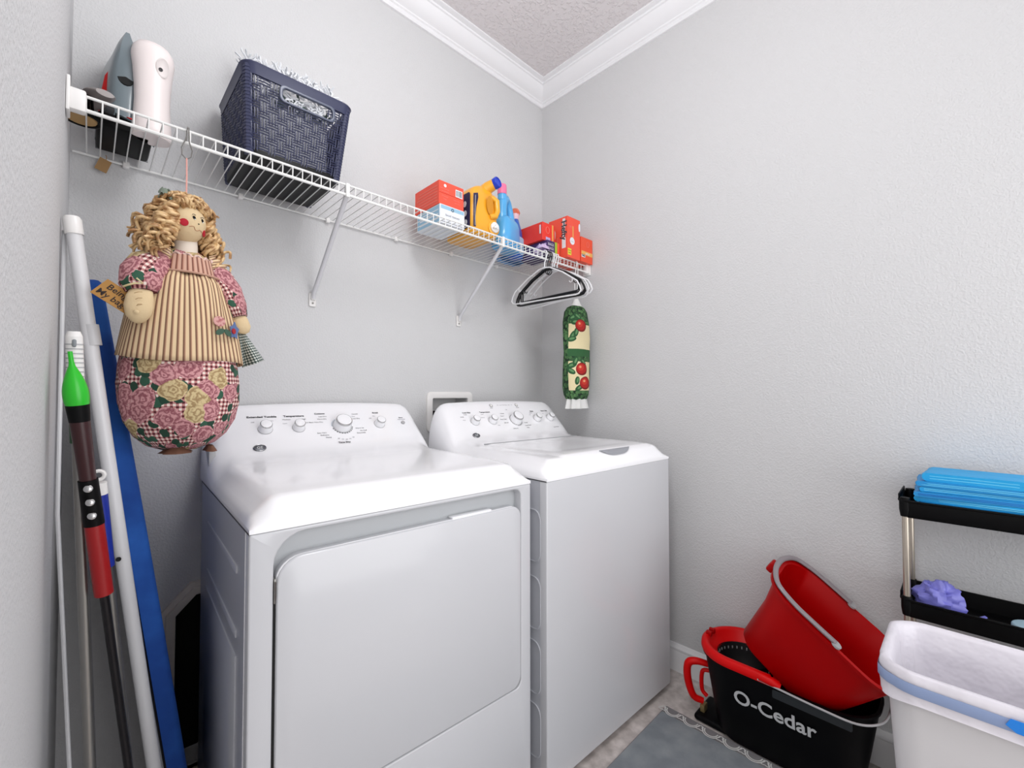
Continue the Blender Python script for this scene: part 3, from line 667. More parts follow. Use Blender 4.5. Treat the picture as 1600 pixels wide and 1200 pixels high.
# cartons at the right end
t, a, d, h = card('purple_carton', 'low purple and green carton beneath the small red carton', 'box', 1.515, 1.600, -.285, -.12, STOP, STOP + .068, mat('purple_card', (66, 44, 96), .55))
plateF(t, 'F', a, d, .010, .026, .0, h, mat('lime_card', (160, 190, 50), .55)); plateF(t, 'F', a, d, .027, a, .0, h, ORG)
plateF(t, 'L', a, d, -d + .006, -d + .05, .01, .055, mat('lilac_print', (190, 170, 214), .6))
for k in range(3): text('BAGS', .016, WHITEP, t, FRM(-.018, d, .014 + k * .018), ext=.0001)
t, a, d, h = card('small_red_carton', 'small red carton at the back, left of the tall carton', 'box', 1.50, 1.585, -.27, -.13, STOP + .0685, STOP + .150, mat('bright_red_card', (232, 58, 44), .5))
plateF(t, 'F', a, d, .022, .032, 0, h, mat('tan_print', (228, 170, 90), .6)); plateF(t, 'F', a, d, -.02, .01, .002, .018, mat('lilac_print', (190, 170, 214), .6))
G().tube([FRM(-.008, d, .05) @ V((.012 * cos(q), .015 * sin(q), 0)) for q in [k * pi / 8 for k in range(16)]], .0012, 4, close=True).build('print_ring', ORL, t)
plateF(t, 'L', a, d, -.06, -.052, .03, .07, WHITEP)
t, a, d, h = card('tall_red_carton', 'upright orange-red carton with round cut-outs and vertical lettering', 'box', 1.606, 1.700, -.328, -.215, STOP, STOP + .190, ORG)
plateF(t, 'L', a, d, -.043, -.028, .06, .182, WHITEP); plateF(t, 'L', a, d, -.046, -.024, .045, .09, WC, 'barcode_label', .0007)
text('Hefty', .042, INK, t, LFT(a, -.0355, .127, .0012) @ M.Rotation(R(-90), 4, 'Z'), ext=.0002, bold=.0012, sx=.95)
G().lathe([(.030, 0), (.030, .0008)], 26, mx=LFT(a, .037, .118, .0002) @ M.Diagonal((.75, 1.2, 1, 1))).build('oval_label', WHITEP, t)
text('bags', .018, INKL, t, LFT(a, .037, .118, .0014) @ M.Rotation(R(-90), 4, 'Z'), ext=.0001)
text('slider', .014, ORL, t, LFT(a, .002, .085) @ M.Rotation(R(-90), 4, 'Z'), ext=.0001); plateF(t, 'L', a, d, .012, .04, .028, .055, mat('pink_print', (236, 150, 150), .6))
text('fresh', .014, REDD, t, LFT(a, .018, .03), ext=.0001)
text('90', .018, ORL, t, FRM(-.026, d, .142), ext=.0001); plateF(t, 'F', a, d, -.010, -.003, .082, .15, mat('tan_print', (228, 170, 90), .6))
plateF(t, 'F', a, d, -.045, -.020, .012, .042, YEL); text('EXTRA', .0075, INK, t, FRM(-.0325, d, .032), ext=.0001); text('FREE', .008, INK, t, FRM(-.0325, d, .021), ext=.0001)
G().lathe([(.017, 0), (.017, .0006)], 22, mx=FRM(-.013, d, .080, .0002)).build('round_label', WC, t)
text('box tops', .006, INKL, t, FRM(-.013, d, .078), ext=.0001)
G().lathe([(.016, 0), (.016, .0008)], 20, mx=FRM(a - .006, d, .155, .0002) @ M.Diagonal((.4, 1.2, 1, 1))).build('half_moon', WC, t)
t, a, d, h = card('flat_red_carton', 'lower orange-red carton against the right wall, end of the shelf', 'box', 1.703, 1.793, -.332, -.19, STOP, STOP + .118, mat('red_card_deep', (232, 80, 48), .5))
plateF(t, 'F', a, d, -a + .002, a - .001, .034, .052, mat('tan_print', (228, 170, 90), .6)); text('gallon', .014, WHITEP, t, FRM(.004, d, .043), ext=.0001)
plateF(t, 'F', a, d, -.042, -.014, .022, .036, WHITEP); text('Hefty', .010, INK, t, FRM(-.028, d, .029, .0012), ext=.0001, bold=.0003)
G().tube([FRM(.006, d, .088) @ V((.009 * cos(q), .013 * sin(q), 0)) for q in [k * pi / 8 for k in range(16)]], .001, 4, close=True).build('print_ring', ORL, t)

# iron standing on its heel
ir = thing('steam_iron', 'grey and black steam iron with red side inlays, standing on its heel', 'iron', (.098, -.125, STOP))
IG = mat('iron_grey', (112, 124, 130), .3, coat=.3)
def ipl(sc_, y0, z0=0, ht=.262):
    o = []
    for k in range(13):
        t_ = k / 12 * .985; o.append((-.052 * sc_ * (1 - t_ ** 3.0) ** .55 if t_ < 1 else 0, z0 + t_ * ht))
    return o + [(-x, z) for x, z in o[::-1]]
G().plate(ipl(1, 0, .004), [], .004, .001, mx=M.Translation((0, .085, 0))).build('soleplate', mat('soleplate', (120, 122, 126), .25, .8), ir)
g = G(); rows = []
for y_, q_ in ((.084, 1.0), (.070, 1.03), (.055, 1.0), (.03, .88), (.0, .76), (-.03, .66), (-.05, .54), (-.062, .36)):
    rows.append([(x, y_, z) for x, z in ipl(q_, 0, .020, .248 * (1 - max(0, (.084 - y_)) * .55))])
g.grid(rows, None, True, True); g.build('body', IG, ir, ang=60)
G().box(-.052, .052, -.070, .088, 0, .034, .010).build('heel', BLACK, ir)
G().box(-.046, .046, -.060, .086, .030, .060, .012).build('heel_collar', mat('iron_dark', (34, 36, 40), .4), ir)
G().lathe([(.001, .004), (.016, .003), (.019, -.006)], 18, sy=1.3, mx=M.Translation((-.002, -.058, .135)) @ M.Rotation(R(80), 4, 'X')).build('grip_opening', DARK, ir)
G().tube([(-.016, -.046, .180), (0, -.055, .178), (.016, -.046, .180)], .006, 8).build('steam_button', BLACK, ir)
G().tube([(-.014, -.036, .200), (0, -.044, .198), (.014, -.036, .200)], .005, 8).build('spray_button', BLACK, ir)
G().box(-.008, .008, .018, .050, .225, .262, .006).build('nose_cap', mat('nose_grey', (150, 162, 170), .35), ir)
G().plate([(-.016, -.06), (.014, -.06), (.018, 0), (.004, .055), (-.012, .03)], [], .006, .0015, mx=M.Translation((-.034, -.020, .120)) @ M.Rotation(R(-48), 4, 'Z') @ M.Rotation(R(-8), 4, 'X')).build('red_inlay', RED, ir)
G().plate([(-.02, .034), (.045, .034), (.056, .010), (.056, .000), (.03, .020)], [], .05, .002, mx=M.Translation((0, -.076, .0))).build('heel_trim', IG, ir)
G().plate([(.0, .031), (.040, .031), (.048, .018), (.03, .022)], [], .01, .001, mx=M.Translation((0, -.080, .0))).build('red_inlay', RED, ir)
for q_ in (-1, 1):
    G().plate([(-.045, .05), (.005, .05), (.02, .09), (.012, .14), (-.012, .10)], [], .004, .001, mx=M.Translation((q_ * .0415 - .002, .035, 0)) @ M.Rotation(R(90 - 8 * q_), 4, 'Z')).build('red_inlay', RED, ir)
G().tube([(.0, -.06, .02), (-.03, -.09, .012), (-.055, -.09, .006), (-.07, -.05, .005)], .0035, 6).build('cord', BLACK, ir)
# air freshener
af = thing('air_freshener', 'white waisted air freshener dispenser with a recessed nozzle, right of the iron', 'air freshener', (.146, -.19, STOP), .12)
prf = [(.030, 0), (.038, .001), (.0405, .004), (.0395, .02), (.0365, .06), (.0352, .09), (.0362, .13), (.0395, .17), (.0425, .195), (.0425, .205), (.040, .218), (.032, .230), (.018, .237), (.001, .239)]
AFW = mat('dispenser_white', (236, 226, 224), .35)
G().lathe(prf, 32, sy=.86).build('shell', AFW, af)
nm = M.Translation((.012, -.0355, .172)) @ M.Rotation(R(100), 4, 'X')
G().lathe([(.0185, -.004), (.019, .0006), (.0165, .0016), (.013, -.0006), (.001, -.0016)], 22, mx=nm @ M.Diagonal((.72, 1.25, 1, 1))).build('nozzle_recess', mat('recess_shade', (226, 218, 216), .5), af)
G().lathe([(.0045, -.004), (.0042, .0012), (.002, .0016), (.0015, .0)], 14, mx=nm @ M.Translation((-.004, -.006, 0))).build('nozzle', mat('nozzle_grey', (52, 50, 52), .5), af)
# small objects at left end
cb = thing('clothes_brush', 'grey spoon-shaped handled brush with a tan round pad, leftmost on the shelf', 'brush', (.030, -.235, STOP), .15)
G().lathe([(.001, 0), (.026, 0), (.028, .004), (.026, .007), (.001, .007)], 20, (0, .055, .001)).build('tan_pad', mat('tan_pad', (186, 150, 100), .8), cb)
G().tube([(.033 * cos(a_), .055 + .033 * sin(a_), .005) for a_ in [k * pi / 10 for k in range(20)]], .005, 8, close=True).build('pad_rim', BLACK, cb)
rows = []
for j in range(9):
    s = j / 8; y_ = -.05 + s * .10; wd_ = .024 * sin(pi * min(1, .12 + s * .88)) ** .6 + .002
    rows.append([(.022 + s * -.008 + wd_ * cos(q), y_, .030 + .012 * sin(pi * s) + .007 * sin(q)) for q in [k * pi / 8 for k in range(16)]])
g = G(); g.grid(rows, None, True, True); g.build('handle_shell', mat('grey_taupe', (142, 134, 132), .35), cb)
g = G()
for k in range(5): g.tube([(-.022 + .006 * k, -.03 + .006 * k, .008 + .003 * k), (-.020 + .007 * k, 0, .032 + .001 * k), (-.012 + .007 * k, .04, .026)], .0028, 6)
g.build('bristle_bands', BLACK, cb)
pt = thing('paper_tag', 'small tan paper tag hanging under the left end of the shelf', 'tag', (.067, -.022, SZ - .008))
G().box(-.012, .012, -.0006, .0006, -.034, 0, mx=M.Rotation(R(18), 4, 'Y')).build('card', mat('kraft', (168, 132, 88), .8), pt)
G().tube([(0, 0, -.002), (.001, -.001, .006), (0, -.003, .0105), (-.001, -.006, .0085)], .0008, 5).build('string', mat('kraft', (168, 132, 88), .8), pt)

# hangers
def hanger(name, label, x, m, kind, rz=0, tilt=0, dz=0):
    t = thing(name, label, 'hanger', (x, SY - .0015, SZ + .0075 + dz), rz, 'hangers on the shelf rail', None)
    t.rotation_euler = (tilt, 0, rz)
    r = .0042 if kind == 1 else .0032
    hk = [(0, .012, -.030), (0, .014, -.012), (0, .010, -.002), (0, .0, .002), (0, -.010, -.003), (0, -.014, -.016), (0, -.009, -.034), (0, -.001, -.050), (0, 0, -.078)]
    G().tube(hk, .0026, 8).build('hook', m, t)
    hw = .190
    arm = [(0, 0, -.074), (0, -.03, -.078), (0, -.10, -.110), (0, -.175, -.158), (0, -hw, -.182), (0, -hw - .006, -.200), (0, -hw + .004, -.212), (0, -hw + .02, -.215)]
    arm2 = [(x_, -y_, z_) for x_, y_, z_ in arm]
    G().tube(arm, r, 8).build('arm', m, t); G().tube(arm2, r, 8).build('arm', m, t)
    G().tube([(0, -hw + .02, -.215), (0, hw - .02, -.215)], r, 8).build('bar', m, t)
    if kind:
        G().tube([(0, -.165, -.151), (0, -.165, -.196), (0, -.155, -.200), (0, .155, -.200), (0, .165, -.196), (0, .165, -.151)], r * .8, 8).build('inner_bar', m, t)
        G().tube([(0, .012 * cos(q), -.088 + .012 * sin(q)) for q in [k * pi / 7 for k in range(14)]], .0022, 6, close=True).build('ring', m, t)
    for s in (-1, 1): G().tube([(0, s * .150, -.140), (0, s * .152, -.156), (0, s * .143, -.160), (0, s * .136, -.154)], .002, 6).build('strap_notch', m, t)
    return t
HW = mat('white_hanger', (232, 232, 234), .35); HB = mat('black_hanger', (10, 10, 12), .3)
hanger('coat_hanger', 'white plastic hanger hanging leftmost on the rail, nearest the braces', 1.474, HW, 0, R(2), R(1.5))
hanger('coat_hanger', 'black double-bar hanger just right of the leftmost white one', 1.494, HB, 1, R(1), R(-.5))
hanger('coat_hanger', 'black double-bar hanger in the middle of the bunch, second black one', 1.508, HB, 1, R(0), R(.8))
hanger('coat_hanger', 'white plastic hanger directly behind the two black hangers', 1.523, HW, 0, R(-1), R(-1.5))
hanger('coat_hanger', 'white plastic hanger, second from right in the bunch', 1.538, HW, 0, R(-2.2), R(2))
hanger('coat_hanger', 'white plastic hanger at the right end of the bunch', 1.554, HW, 0, R(-3.6), R(-2))

# apple print bag holder
g = NG('apple_print', .85, (200, .4, .001))
n1 = g.n('ShaderNodeTexVoronoi', {'Vector': g.uv, 'Scale': 75.0}, voronoi_dimensions='2D'); sc1 = g.n('ShaderNodeSeparateColor', {0: n1.outputs['Color']})
c = g.mix(sc1.outputs[0], (24, 62, 34), (86, 130, 78)); c = g.mix(g.ma('GREATER_THAN', n1.outputs['Distance'], .55), c, (18, 44, 26))
CIRC = .36
def atu(x): return .2176 + x        # x offset from the facing line (metres), facing line at u = .27 (angle 270)
for zc, hh in ((.075, .062), (.23, .068)):
    yb = zc + .03
    c = g.shape(c, 'b', atu(.040), yb + .0, .060, hh, (224, 210, 168))
for (x, y, rx, ry, a_) in ((.0, .355, .022, .012, .5), (.022, .36, .02, .011, -.6), (.012, .335, .02, .012, .1), (.002, .280, .024, .011, .9), (-.005, .262, .022, .011, .2), (.016, .292, .022, .010, 1.3), (-.004, .15, .024, .012, .4), (.012, .168, .02, .011, 1.2), (-.006, .125, .02, .011, -.5), (.03, .055, .022, .011, .6), (.02, .085, .018, .01, 1.4), (.045, .165, .016, .009, -.8)):
    c = g.shape(c, 'o', atu(x), y, rx, ry, (38, 84, 48), a_); c = g.shape(c, 'o', atu(x) + .002, y + .002, rx * .6, ry * .4, (96, 142, 92), a_)
for (x, y, r_) in ((.038, .322, .026), (.040, .135, .026), (.058, .075, .027)):
    c = g.shape(c, 'o', atu(x), y, r_, r_ * 1.05, (118, 18, 18)); c = g.shape(c, 'o', atu(x) - .002, y + .002, r_ * .84, r_ * .86, (172, 30, 26)); c = g.shape(c, 'o', atu(x) - .005, y + .006, r_ * .5, r_ * .5, (196, 52, 38)); c = g.shape(c, 'o', atu(x) - .007, y + .009, r_ * .2, r_ * .2, (226, 150, 110))
c = g.shape(c, 'b', atu(.040), .205, .065, .016, (44, 92, 52))
APP = g.done(c)
bh_ = thing('bag_holder', 'green fabric bag holder tube printed with red apples, hanging in the corner', 'bag holder', (1.690, -.312, SZ + .002)); bh_.scale = (1.0, 1.0, 1.07)
prf = [(.030, -.610), (.048, -.602), (.056, -.585), (.060, -.55), (.061, -.48), (.060, -.40), (.0615, -.34), (.059, -.27), (.052, -.225), (.040, -.205), (.028, -.198)]
rows = []; uvs = []; n = 30
for (r_, z) in prf:
    row = []; u = []
    for k in range(n):
        a_ = 2 * pi * k / n; q = r_ * (1 + .05 * sin(5 * a_ + z * 20) + .02 * sin(11 * a_))
        row.append((q * 1.35 * cos(a_), q * .75 * sin(a_), z))
    for k in range(n + 1): u.append((k / n * CIRC, z + .61))
    rows.append(row); uvs.append(u)
g = G(); g.grid(rows, uvs, True, False); g.build('tube', APP, bh_, ang=80)
LC = mat('white_cloth', (222, 222, 220), .8)
g = G(); g.grid([[(q * 1.35 * cos(a_) * (1 + .12 * sin(9 * a_)), q * .75 * sin(a_) * (1 + .12 * sin(9 * a_)), z) for a_ in [2 * pi * k / 36 for k in range(36)]] for q, z in ((.040, -.600), (.044, -.612), (.047, -.630), (.050, -.645))], None, True); g.build('hem_ruffle', LC, bh_)
g = G(); g.grid([[(q * 1.3 * cos(a_), q * .75 * sin(a_), z) for a_ in [2 * pi * k / 24 for k in range(24)]] for q, z in ((.030, -.202), (.020, -.185), (.012, -.168), (.006, -.158))], None, True, True); g.build('top_gather', LC, bh_)
for s in (-1, 1): G().tube([(.006 * s, .004, -.160), (.011 * s, 0, -.09), (.008 * s, -.004, -.035), (.003 * s, -.006, -.004), (.0, .0, .006), (0, .008, -.004)], .0022, 6).build('loop', LC, bh_)

# ---------------- hanging doll ----------------
DC = V((.193, -.372, 0))
dl = thing('hanging_doll', 'curly-haired cloth doll in a floral dress and striped apron, hanging from the shelf', 'doll', (DC.x, DC.y, 1.0))
FLO = floral('rose_gingham'); STR = striped('ticking_stripe'); SKIN = mat('muslin_skin', (216, 192, 152), .85, bump=(60, .5, .003)); 
FA = R(-78)      # facing direction angle (from +x)
def dz(z): return z - 1.0
prf = [(.004, .005), (.03, .006), (.058, .018), (.078, .038), (.094, .07), (.101, .11), (.1025, .15), (.100, .19), (.095, .23), (.086, .28), (.074, .33), (.062, .375), (.056, .41), (.046, .43), (.026, .445)]
G().lathe(prf, 48, sx=1.06, sy=.95, wob=lambda a, z: .022 * sin(9 * a + 2) * max(0, (.10 - z) / .1) + .018 * sin(5 * a + z * 30) + .008 * sin(13 * a)).build('dress', FLO, dl, ang=80)
# apron: flared cloth over the front
rows = []; uvs = []
NA = 60
for j in range(15):
    s = j / 14; z = .385 - .185 * s; r_ = .066 + .043 * s ** .6
    row = []; u = []
    for i in range(NA + 1):
        a_ = FA + R(-118) + R(236) * i / NA * 1.0; t_ = i / NA
        fold = (.0024 * (1 - s) ** 1.5) * sin(t_ * 60 + 2.2 * sin(t_ * 11)) + (.001 + .0045 * s) * sin(t_ * 11 + 1.5 * sin(t_ * 5 + 2)) + .0030 * sin(t_ * 24 + 3 * s) * (1 - .45 * s)
        hem = -.004 * s * (1 - abs(2 * t_ - 1)) + .004 * s * sin(t_ * 11 + 1) - .010 * s * (t_ - .5)
        q = r_ + fold
        row.append((q * cos(a_), q * .93 * sin(a_) - .002, z + hem)); u.append((t_ * .42, z))
    rows.append(row); uvs.append(u)
ap = G().grid(rows, uvs).build('apron', STR, dl, ang=80)
so = ap.modifiers.new('t', 'SOLIDIFY'); so.thickness = .0015
# bib and waistband
rows = []; uvs = []
for j in range(6):
    s = j / 5; z = .385 + .040 * s; r_ = .0655 - .010 * s
    rows.append([(r_ * cos(a_), r_ * .93 * sin(a_) - .002, z) for a_ in [FA + R(-40) + R(80) * i / 20 for i in range(21)]]); uvs.append([(i / 20 * .095, z) for i in range(21)])
G().grid(rows, uvs).build('bib', striped('bib_stripe', .0105, (206, 166, 146), (128, 82, 68), (184, 132, 112)), dl)
G().tube([(.0680 * cos(a_), .0680 * .93 * sin(a_) - .002, .387) for a_ in [FA + R(-75) + R(150) * i / 24 for i in range(25)]], .0038, 6, flat=.6).build('waistband', mat('waist_pink', (198, 158, 138), .85), dl)
G().tube([((.053 + .003 * sin(i * 1.3)) * cos(a_), (.053 + .003 * sin(i * 1.3)) * .93 * sin(a_), .426 + .004 * sin(i * 1.5)) for i, a_ in enumerate([FA + R(-60) + R(120) * i / 24 for i in range(25)])], .0028, 6).build('lace_collar', mat('lace_pink', (226, 196, 186), .85), dl)
# shoulder ruffles
for s in (-1, 1):
    rows = []; uvs = []
    for j in range(4):
        rows.append([]); uvs.append([])
        for i in range(25):
            t_ = i / 24; a_ = FA + R(s * (42 + 6 * t_)); r_ = .060 - .012 * t_ + .024 * j / 3 * sin(pi * (.1 + .8 * t_)) + .005 * sin(i * 1.4) * j / 3
            rows[-1].append((r_ * cos(a_ + R(s * 7 * j)), r_ * sin(a_ + R(s * 7 * j)), .372 + .066 * t_ + .004 * j)); uvs[-1].append((t_ * .1, j * .01))
    G().grid(rows, uvs).build('shoulder_ruffle', striped('ruffle_stripe', .009), dl).modifiers.new('t', 'SOLIDIFY').thickness = .0012
# neck, head
NK = V((.000, -.012, 0))
G().lathe([(.023, .43), (.0225, .455), (.021, .475), (.022, .49)], 20, (NK.x, NK.y, 0)).build('neck', mat('pale_neck', (226, 214, 200), .8), dl)
HC = V((-.004, -.020, .502)); 
fd = V((cos(R(-60)), sin(R(-60)), -.10)).normalized(); fx = fd.cross(V((0, 0, 1))).normalized(); fx = -fx if fx.x < 0 else fx; fu = fx.cross(fd); fu = -fu if fu.z < 0 else fu
def hp_(a, b, c): return HC + fx * a + fu * b + fd * c
hd = G(); rows = []
for j in range(1, 20):
    th = pi * j / 20; row = []
    for i in range(28):
        ph = 2 * pi * i / 28; y_ = cos(th) * .046; rr_ = sin(th)
        wx = .0395 * rr_ * (1 - .10 * max(0, -cos(th))); wz = .040 * rr_
        row.append(hp_(wx * cos(ph), y_, wz * sin(ph)))
    rows.append(row)
hd.grid(rows, None, True, True); head = hd.build('head', SKIN, dl, ang=80)
def fspot(a, b, rx, ry, m, name, th=.0012, ang=0, par=None):
    c_ = math.sqrt(max(0, 1 - (a / .0395) ** 2 - (b / .046) ** 2)) * .040
    mx = M(((fx.x, fu.x, fd.x, 0), (fx.y, fu.y, fd.y, 0), (fx.z, fu.z, fd.z, 0), (0, 0, 0, 1)))
    nrm = (fx * (a / .0395 ** 2) + fu * (b / .046 ** 2) + fd * (c_ / .04 ** 2)).normalized()
    f = frame(hp_(a, b, c_) + nrm * .0002, (fx - nrm * fx.dot(nrm)), fu)
    return G().lathe([(1, -th), (1, th * .4), (.7, th), (.01, th * 1.1)], 16, mx=f @ M.Rotation(ang, 4, 'Z') @ M.Diagonal((rx, ry, 1, 1))).build(name, m, par or head)
RC = mat('red_cheek', (176, 22, 42), .8)
fspot(-.0235, -.006, .0078, .0078, RC, 'cheek'); fspot(.0225, -.014, .0068, .0078, RC, 'cheek')
for a in (-.008, .011): 
    e = fspot(a, .009, .0028, .0040, BLACK, 'eye', ang=.4); fspot(a + .001, .006, .0012, .0014, WHITEP, 'eye_glint', .0016, par=None)
    c_ = [hp_(a - .005, .0145, .0385), hp_(a - .001, .0165, .0385), hp_(a + .003, .0155, .0380)]; G().tube(c_, .0006, 5).build('eyebrow', INK, head)
fspot(.0015, -.001, .0016, .0012, BLACK, 'nose')
mp = [(-.015, -.012), (-.011, -.010), (-.007, -.0095), (-.004, -.0145), (-.001, -.0165), (.003, -.0155), (.006, -.013), (.010, -.013), (.014, -.016)]
G().tube([hp_(a, b, math.sqrt(1 - (a / .0395) ** 2 - (b / .046) ** 2) * .0403) for a, b in mp], .0006, 5).build('stitched_mouth', mat('mouth_thread', (176, 120, 90), .8), head)
# hair: ringlets
random.seed(11)
HAIR = mat('golden_curls', (160, 116, 72), .4, var=(70, (226, 192, 142), .38, .58))
HD2 = mat('hair_cap', (150, 112, 70), .7)
g = G()
for j in range(2):
    pass
rows = []
for j in range(1, 12):
    th = pi * .62 * j / 12; rows.append([HC + V((.043 * sin(th) * cos(p), .043 * sin(th) * sin(p) + .006, .056 * cos(th) + .002)) - fd * .010 for p in [2 * pi * i / 24 for i in range(24)]])
g.grid(rows, None, True, True); g.build('hair_cap', HD2, dl)
def ringlet(g, p, d, L, R0, r, turns):
    p = V(p); d = V(d).normalized(); a = d.orthogonal().normalized(); b = d.cross(a); N = int(turns * 8); pts = []; rs = []
    ph = random.uniform(0, 6)
    for i in range(N + 1):
        t_ = i / N; q = t_ * turns * 2 * pi + ph; rad = R0 * (.55 + .6 * sin(pi * min(1, t_ * 1.05)))
        sag = V((0, 0, -.18 * L * t_ * t_))
        pts.append(p + d * L * t_ + sag + (a * cos(q) + b * sin(q)) * rad); rs.append(r * (1 - .4 * t_))
    g.tube(pts, rs, 6)
g = G()
camd = V((0, -1, 0))
for i in range(240):     # side ringlets hanging down
    ph = random.uniform(0, 2 * pi); dirv = V((cos(ph), sin(ph), 0))
    if dirv.dot(V((fd.x, fd.y, 0)).normalized()) > .52: continue
    zz = random.uniform(-.02, .045); p = HC + V((.04 * cos(ph), .04 * sin(ph) + .004, zz))
    ringlet(g, p, (cos(ph) * random.uniform(.2, .75), sin(ph) * random.uniform(.2, .7), random.uniform(-1.6, -.5)), random.uniform(.045, .090), random.uniform(.008, .0125), random.uniform(.0035, .0055), random.uniform(2.2, 3.6))
for i in range(75):      # crown curls
    th = random.uniform(0, .95); ph = random.uniform(0, 2 * pi); dirv = V((sin(th) * cos(ph), sin(th) * sin(ph), cos(th)))
    if dirv.dot(fd) > .62: continue
    p = HC + V((.038 * dirv.x, .038 * dirv.y, .050 * dirv.z)); ringlet(g, p, V((dirv.x * 1.2, dirv.y * 1.2, .35)) + V((random.uniform(-.6, .6), random.uniform(-.6, .6), 0)), random.uniform(.016, .028), random.uniform(.007, .010), random.uniform(.0035, .005), random.uniform(1.3, 2.2))
for i in range(16):      # fringe curls over the forehead
    a = -.036 + .072 * i / 15; p = hp_(a, .032 + .008 * (1 - (a / .036) ** 2), .030 - .2 * abs(a)); ringlet(g, p, fx * random.choice((-1, 1)) + fu * .1, .026, .0065, .0036, 1.8)
for s in (-1, 1):
    for i in range(16):  # ringlets framing the face
        p = hp_(s * .036, .030 - .055 * i / 15, .012 + random.uniform(-.01, .012)); ringlet(g, p, fx * s * .6 - fu * 1.0 + V((random.uniform(-.3, .3), random.uniform(-.3, .3), 0)), random.uniform(.05, .085), random.uniform(.008, .011), random.uniform(.004, .0055), 3)
hr = g.build('hair', HAIR, dl, ang=80)
g = G()
for k in range(7):
    a_ = k * pi / 3.5; c_ = HC + V((-.034 + .008 * cos(a_), -.012 + .006 * sin(a_), .050 + .006 * sin(a_ * 2)))
    g.lathe([(.001, 0), (.008, .001), (.009, .0025), (.001, .004)], 10, mx=M.Translation(c_) @ M.Rotation(a_, 4, 'Z') @ M.Rotation(R(65), 4, 'Y') @ M.Diagonal((1, .55, 1, 1)))
g.build('hair_bow', mat('green_bow', (120, 132, 118), .8), dl)
# arms
def sleeve(pts, rs, m, name='sleeve'):
    pts = [V(p) for p in pts]; rows = []; uvs = []; L = 0; n = 24
    for i, p in enumerate(pts):
        a = pts[max(0, i - 1)]; c_ = pts[min(len(pts) - 1, i + 1)]; t_ = (c_ - a).normalized(); sx_ = t_.cross(V((0, 1, .1))).normalized(); sy_ = sx_.cross(t_)
        if i: L += (p - pts[i - 1]).length
        rows.append([p + (sx_ * cos(2 * pi * k / n) + sy_ * sin(2 * pi * k / n)) * rs[i] * (1 + .06 * sin(7 * 2 * pi * k / n + i)) for k in range(n)])
        uvs.append([(k / n * .22 + .3, L + .2) for k in range(n + 1)])
    return G().grid(rows, uvs, True, True).build(name, m, dl, ang=80)
sleeve([(-.030, -.010, .408), (-.048, -.020, .404), (-.064, -.035, .386), (-.074, -.047, .364), (-.077, -.058, .342), (-.076, -.062, .328)], [.020, .032, .038, .038, .033, .026], FLO)
def hand(pts, rs, name='hand'):
    rows = []; n = 18; pts = [V(p) for p in pts]
    for i, p in enumerate(pts):
        a = pts[max(0, i - 1)]; c_ = pts[min(len(pts) - 1, i + 1)]; t_ = (c_ - a).normalized(); sx_ = t_.cross(V((0, 1, .1))).normalized(); sy_ = sx_.cross(t_)
        rows.append([p + (sx_ * cos(2 * pi * k / n) + sy_ * .62 * sin(2 * pi * k / n)) * rs[i] for k in range(n)])
    return G().grid(rows, None, True, True).build(name, SKIN, dl, ang=80)
hl = hand([(-.074, -.064, .345), (-.076, -.072, .332), (-.079, -.078, .316), (-.081, -.082, .298), (-.081, -.082, .282), (-.079, -.080, .272), (-.077, -.079, .267)], [.013, .018, .022, .023, .020, .013, .005])
g = G()
for k, zz in enumerate((.322, .310, .298)): g.tube([(-.089 + .002 * k, -.0955, zz), (-.083, -.0972, zz + .003), (-.077, -.096, zz + .004)], .0007, 5)
g.build('stitching', mat('seam_tan', (176, 146, 104), .8), hl)
G().lathe([(.003, 0), (.004, .002), (.001, .004)], 10, mx=M.Translation((-.085, -.0955, .286)) @ M.Rotation(R(90), 4, 'X')).build('thumb_knot', SKIN, hl)
sleeve([(.042, -.004, .410), (.062, -.006, .396), (.080, -.012, .366), (.092, -.020, .332), (.100, -.026, .305)], [.022, .030, .030, .026, .019], FLO)
hand([(.101, -.028, .315), (.104, -.032, .298), (.108, -.034, .283), (.110, -.034, .272), (.110, -.034, .268)], [.012, .016, .017, .012, .004])
# checked cloth purse held by the right-hand arm
gg = NG('green_check', .85); CHK = gg.done(gingham(gg, .006, (226, 226, 220), (116, 130, 124), (38, 52, 50)))
rows = []; uvs = []
for j in range(9):
    s = j / 8; rows.append([]); uvs.append([])
    for i in range(13):
        t_ = i / 12; wd_ = .012 + .034 * s
        rows[-1].append((.106 + .030 * s + (t_ - .5) * wd_ * 1.0, -.026 + .016 * sin(t_ * 7 + s) * s, .272 - .062 * s - .020 * s * (1 - t_) )); uvs[-1].append((t_ * .06, s * .075))
G().grid(rows, uvs).build('checked_cloth', CHK, dl).modifiers.new('t', 'SOLIDIFY').thickness = .002
# kraft tag with handwriting, tied at the wrist
KR = mat('kraft_tag', (170, 124, 62), .75)
tm = frame((-.108, -.070, .312), V((.060, -.014, -.044)), V((.026, .012, .042)))
tg = G().box(-.038, .038, -.020, .020, -.0006, .0006, mx=tm).build('tag', KR, dl, smooth=False); tg['label'] = 'handwritten kraft paper tag'
HI = mat('pen_ink', (40, 24, 20), .7)
text('Being', .017, HI, tg, tm @ M.Translation((-.010, .008, .001)), 'handwriting', .0001, bold=.0002); text('My bag', .017, HI, tg, tm @ M.Translation((-.010, -.009, .001)), 'handwriting', .0001, bold=.0002)
G().tube([(-.104, -.074, .336), (-.098, -.086, .338), (-.088, -.092, .342), (-.076, -.092, .344), (-.086, -.094, .352)], .0018, 6).build('tag_string', mat('twine', (222, 206, 160), .8), tg)
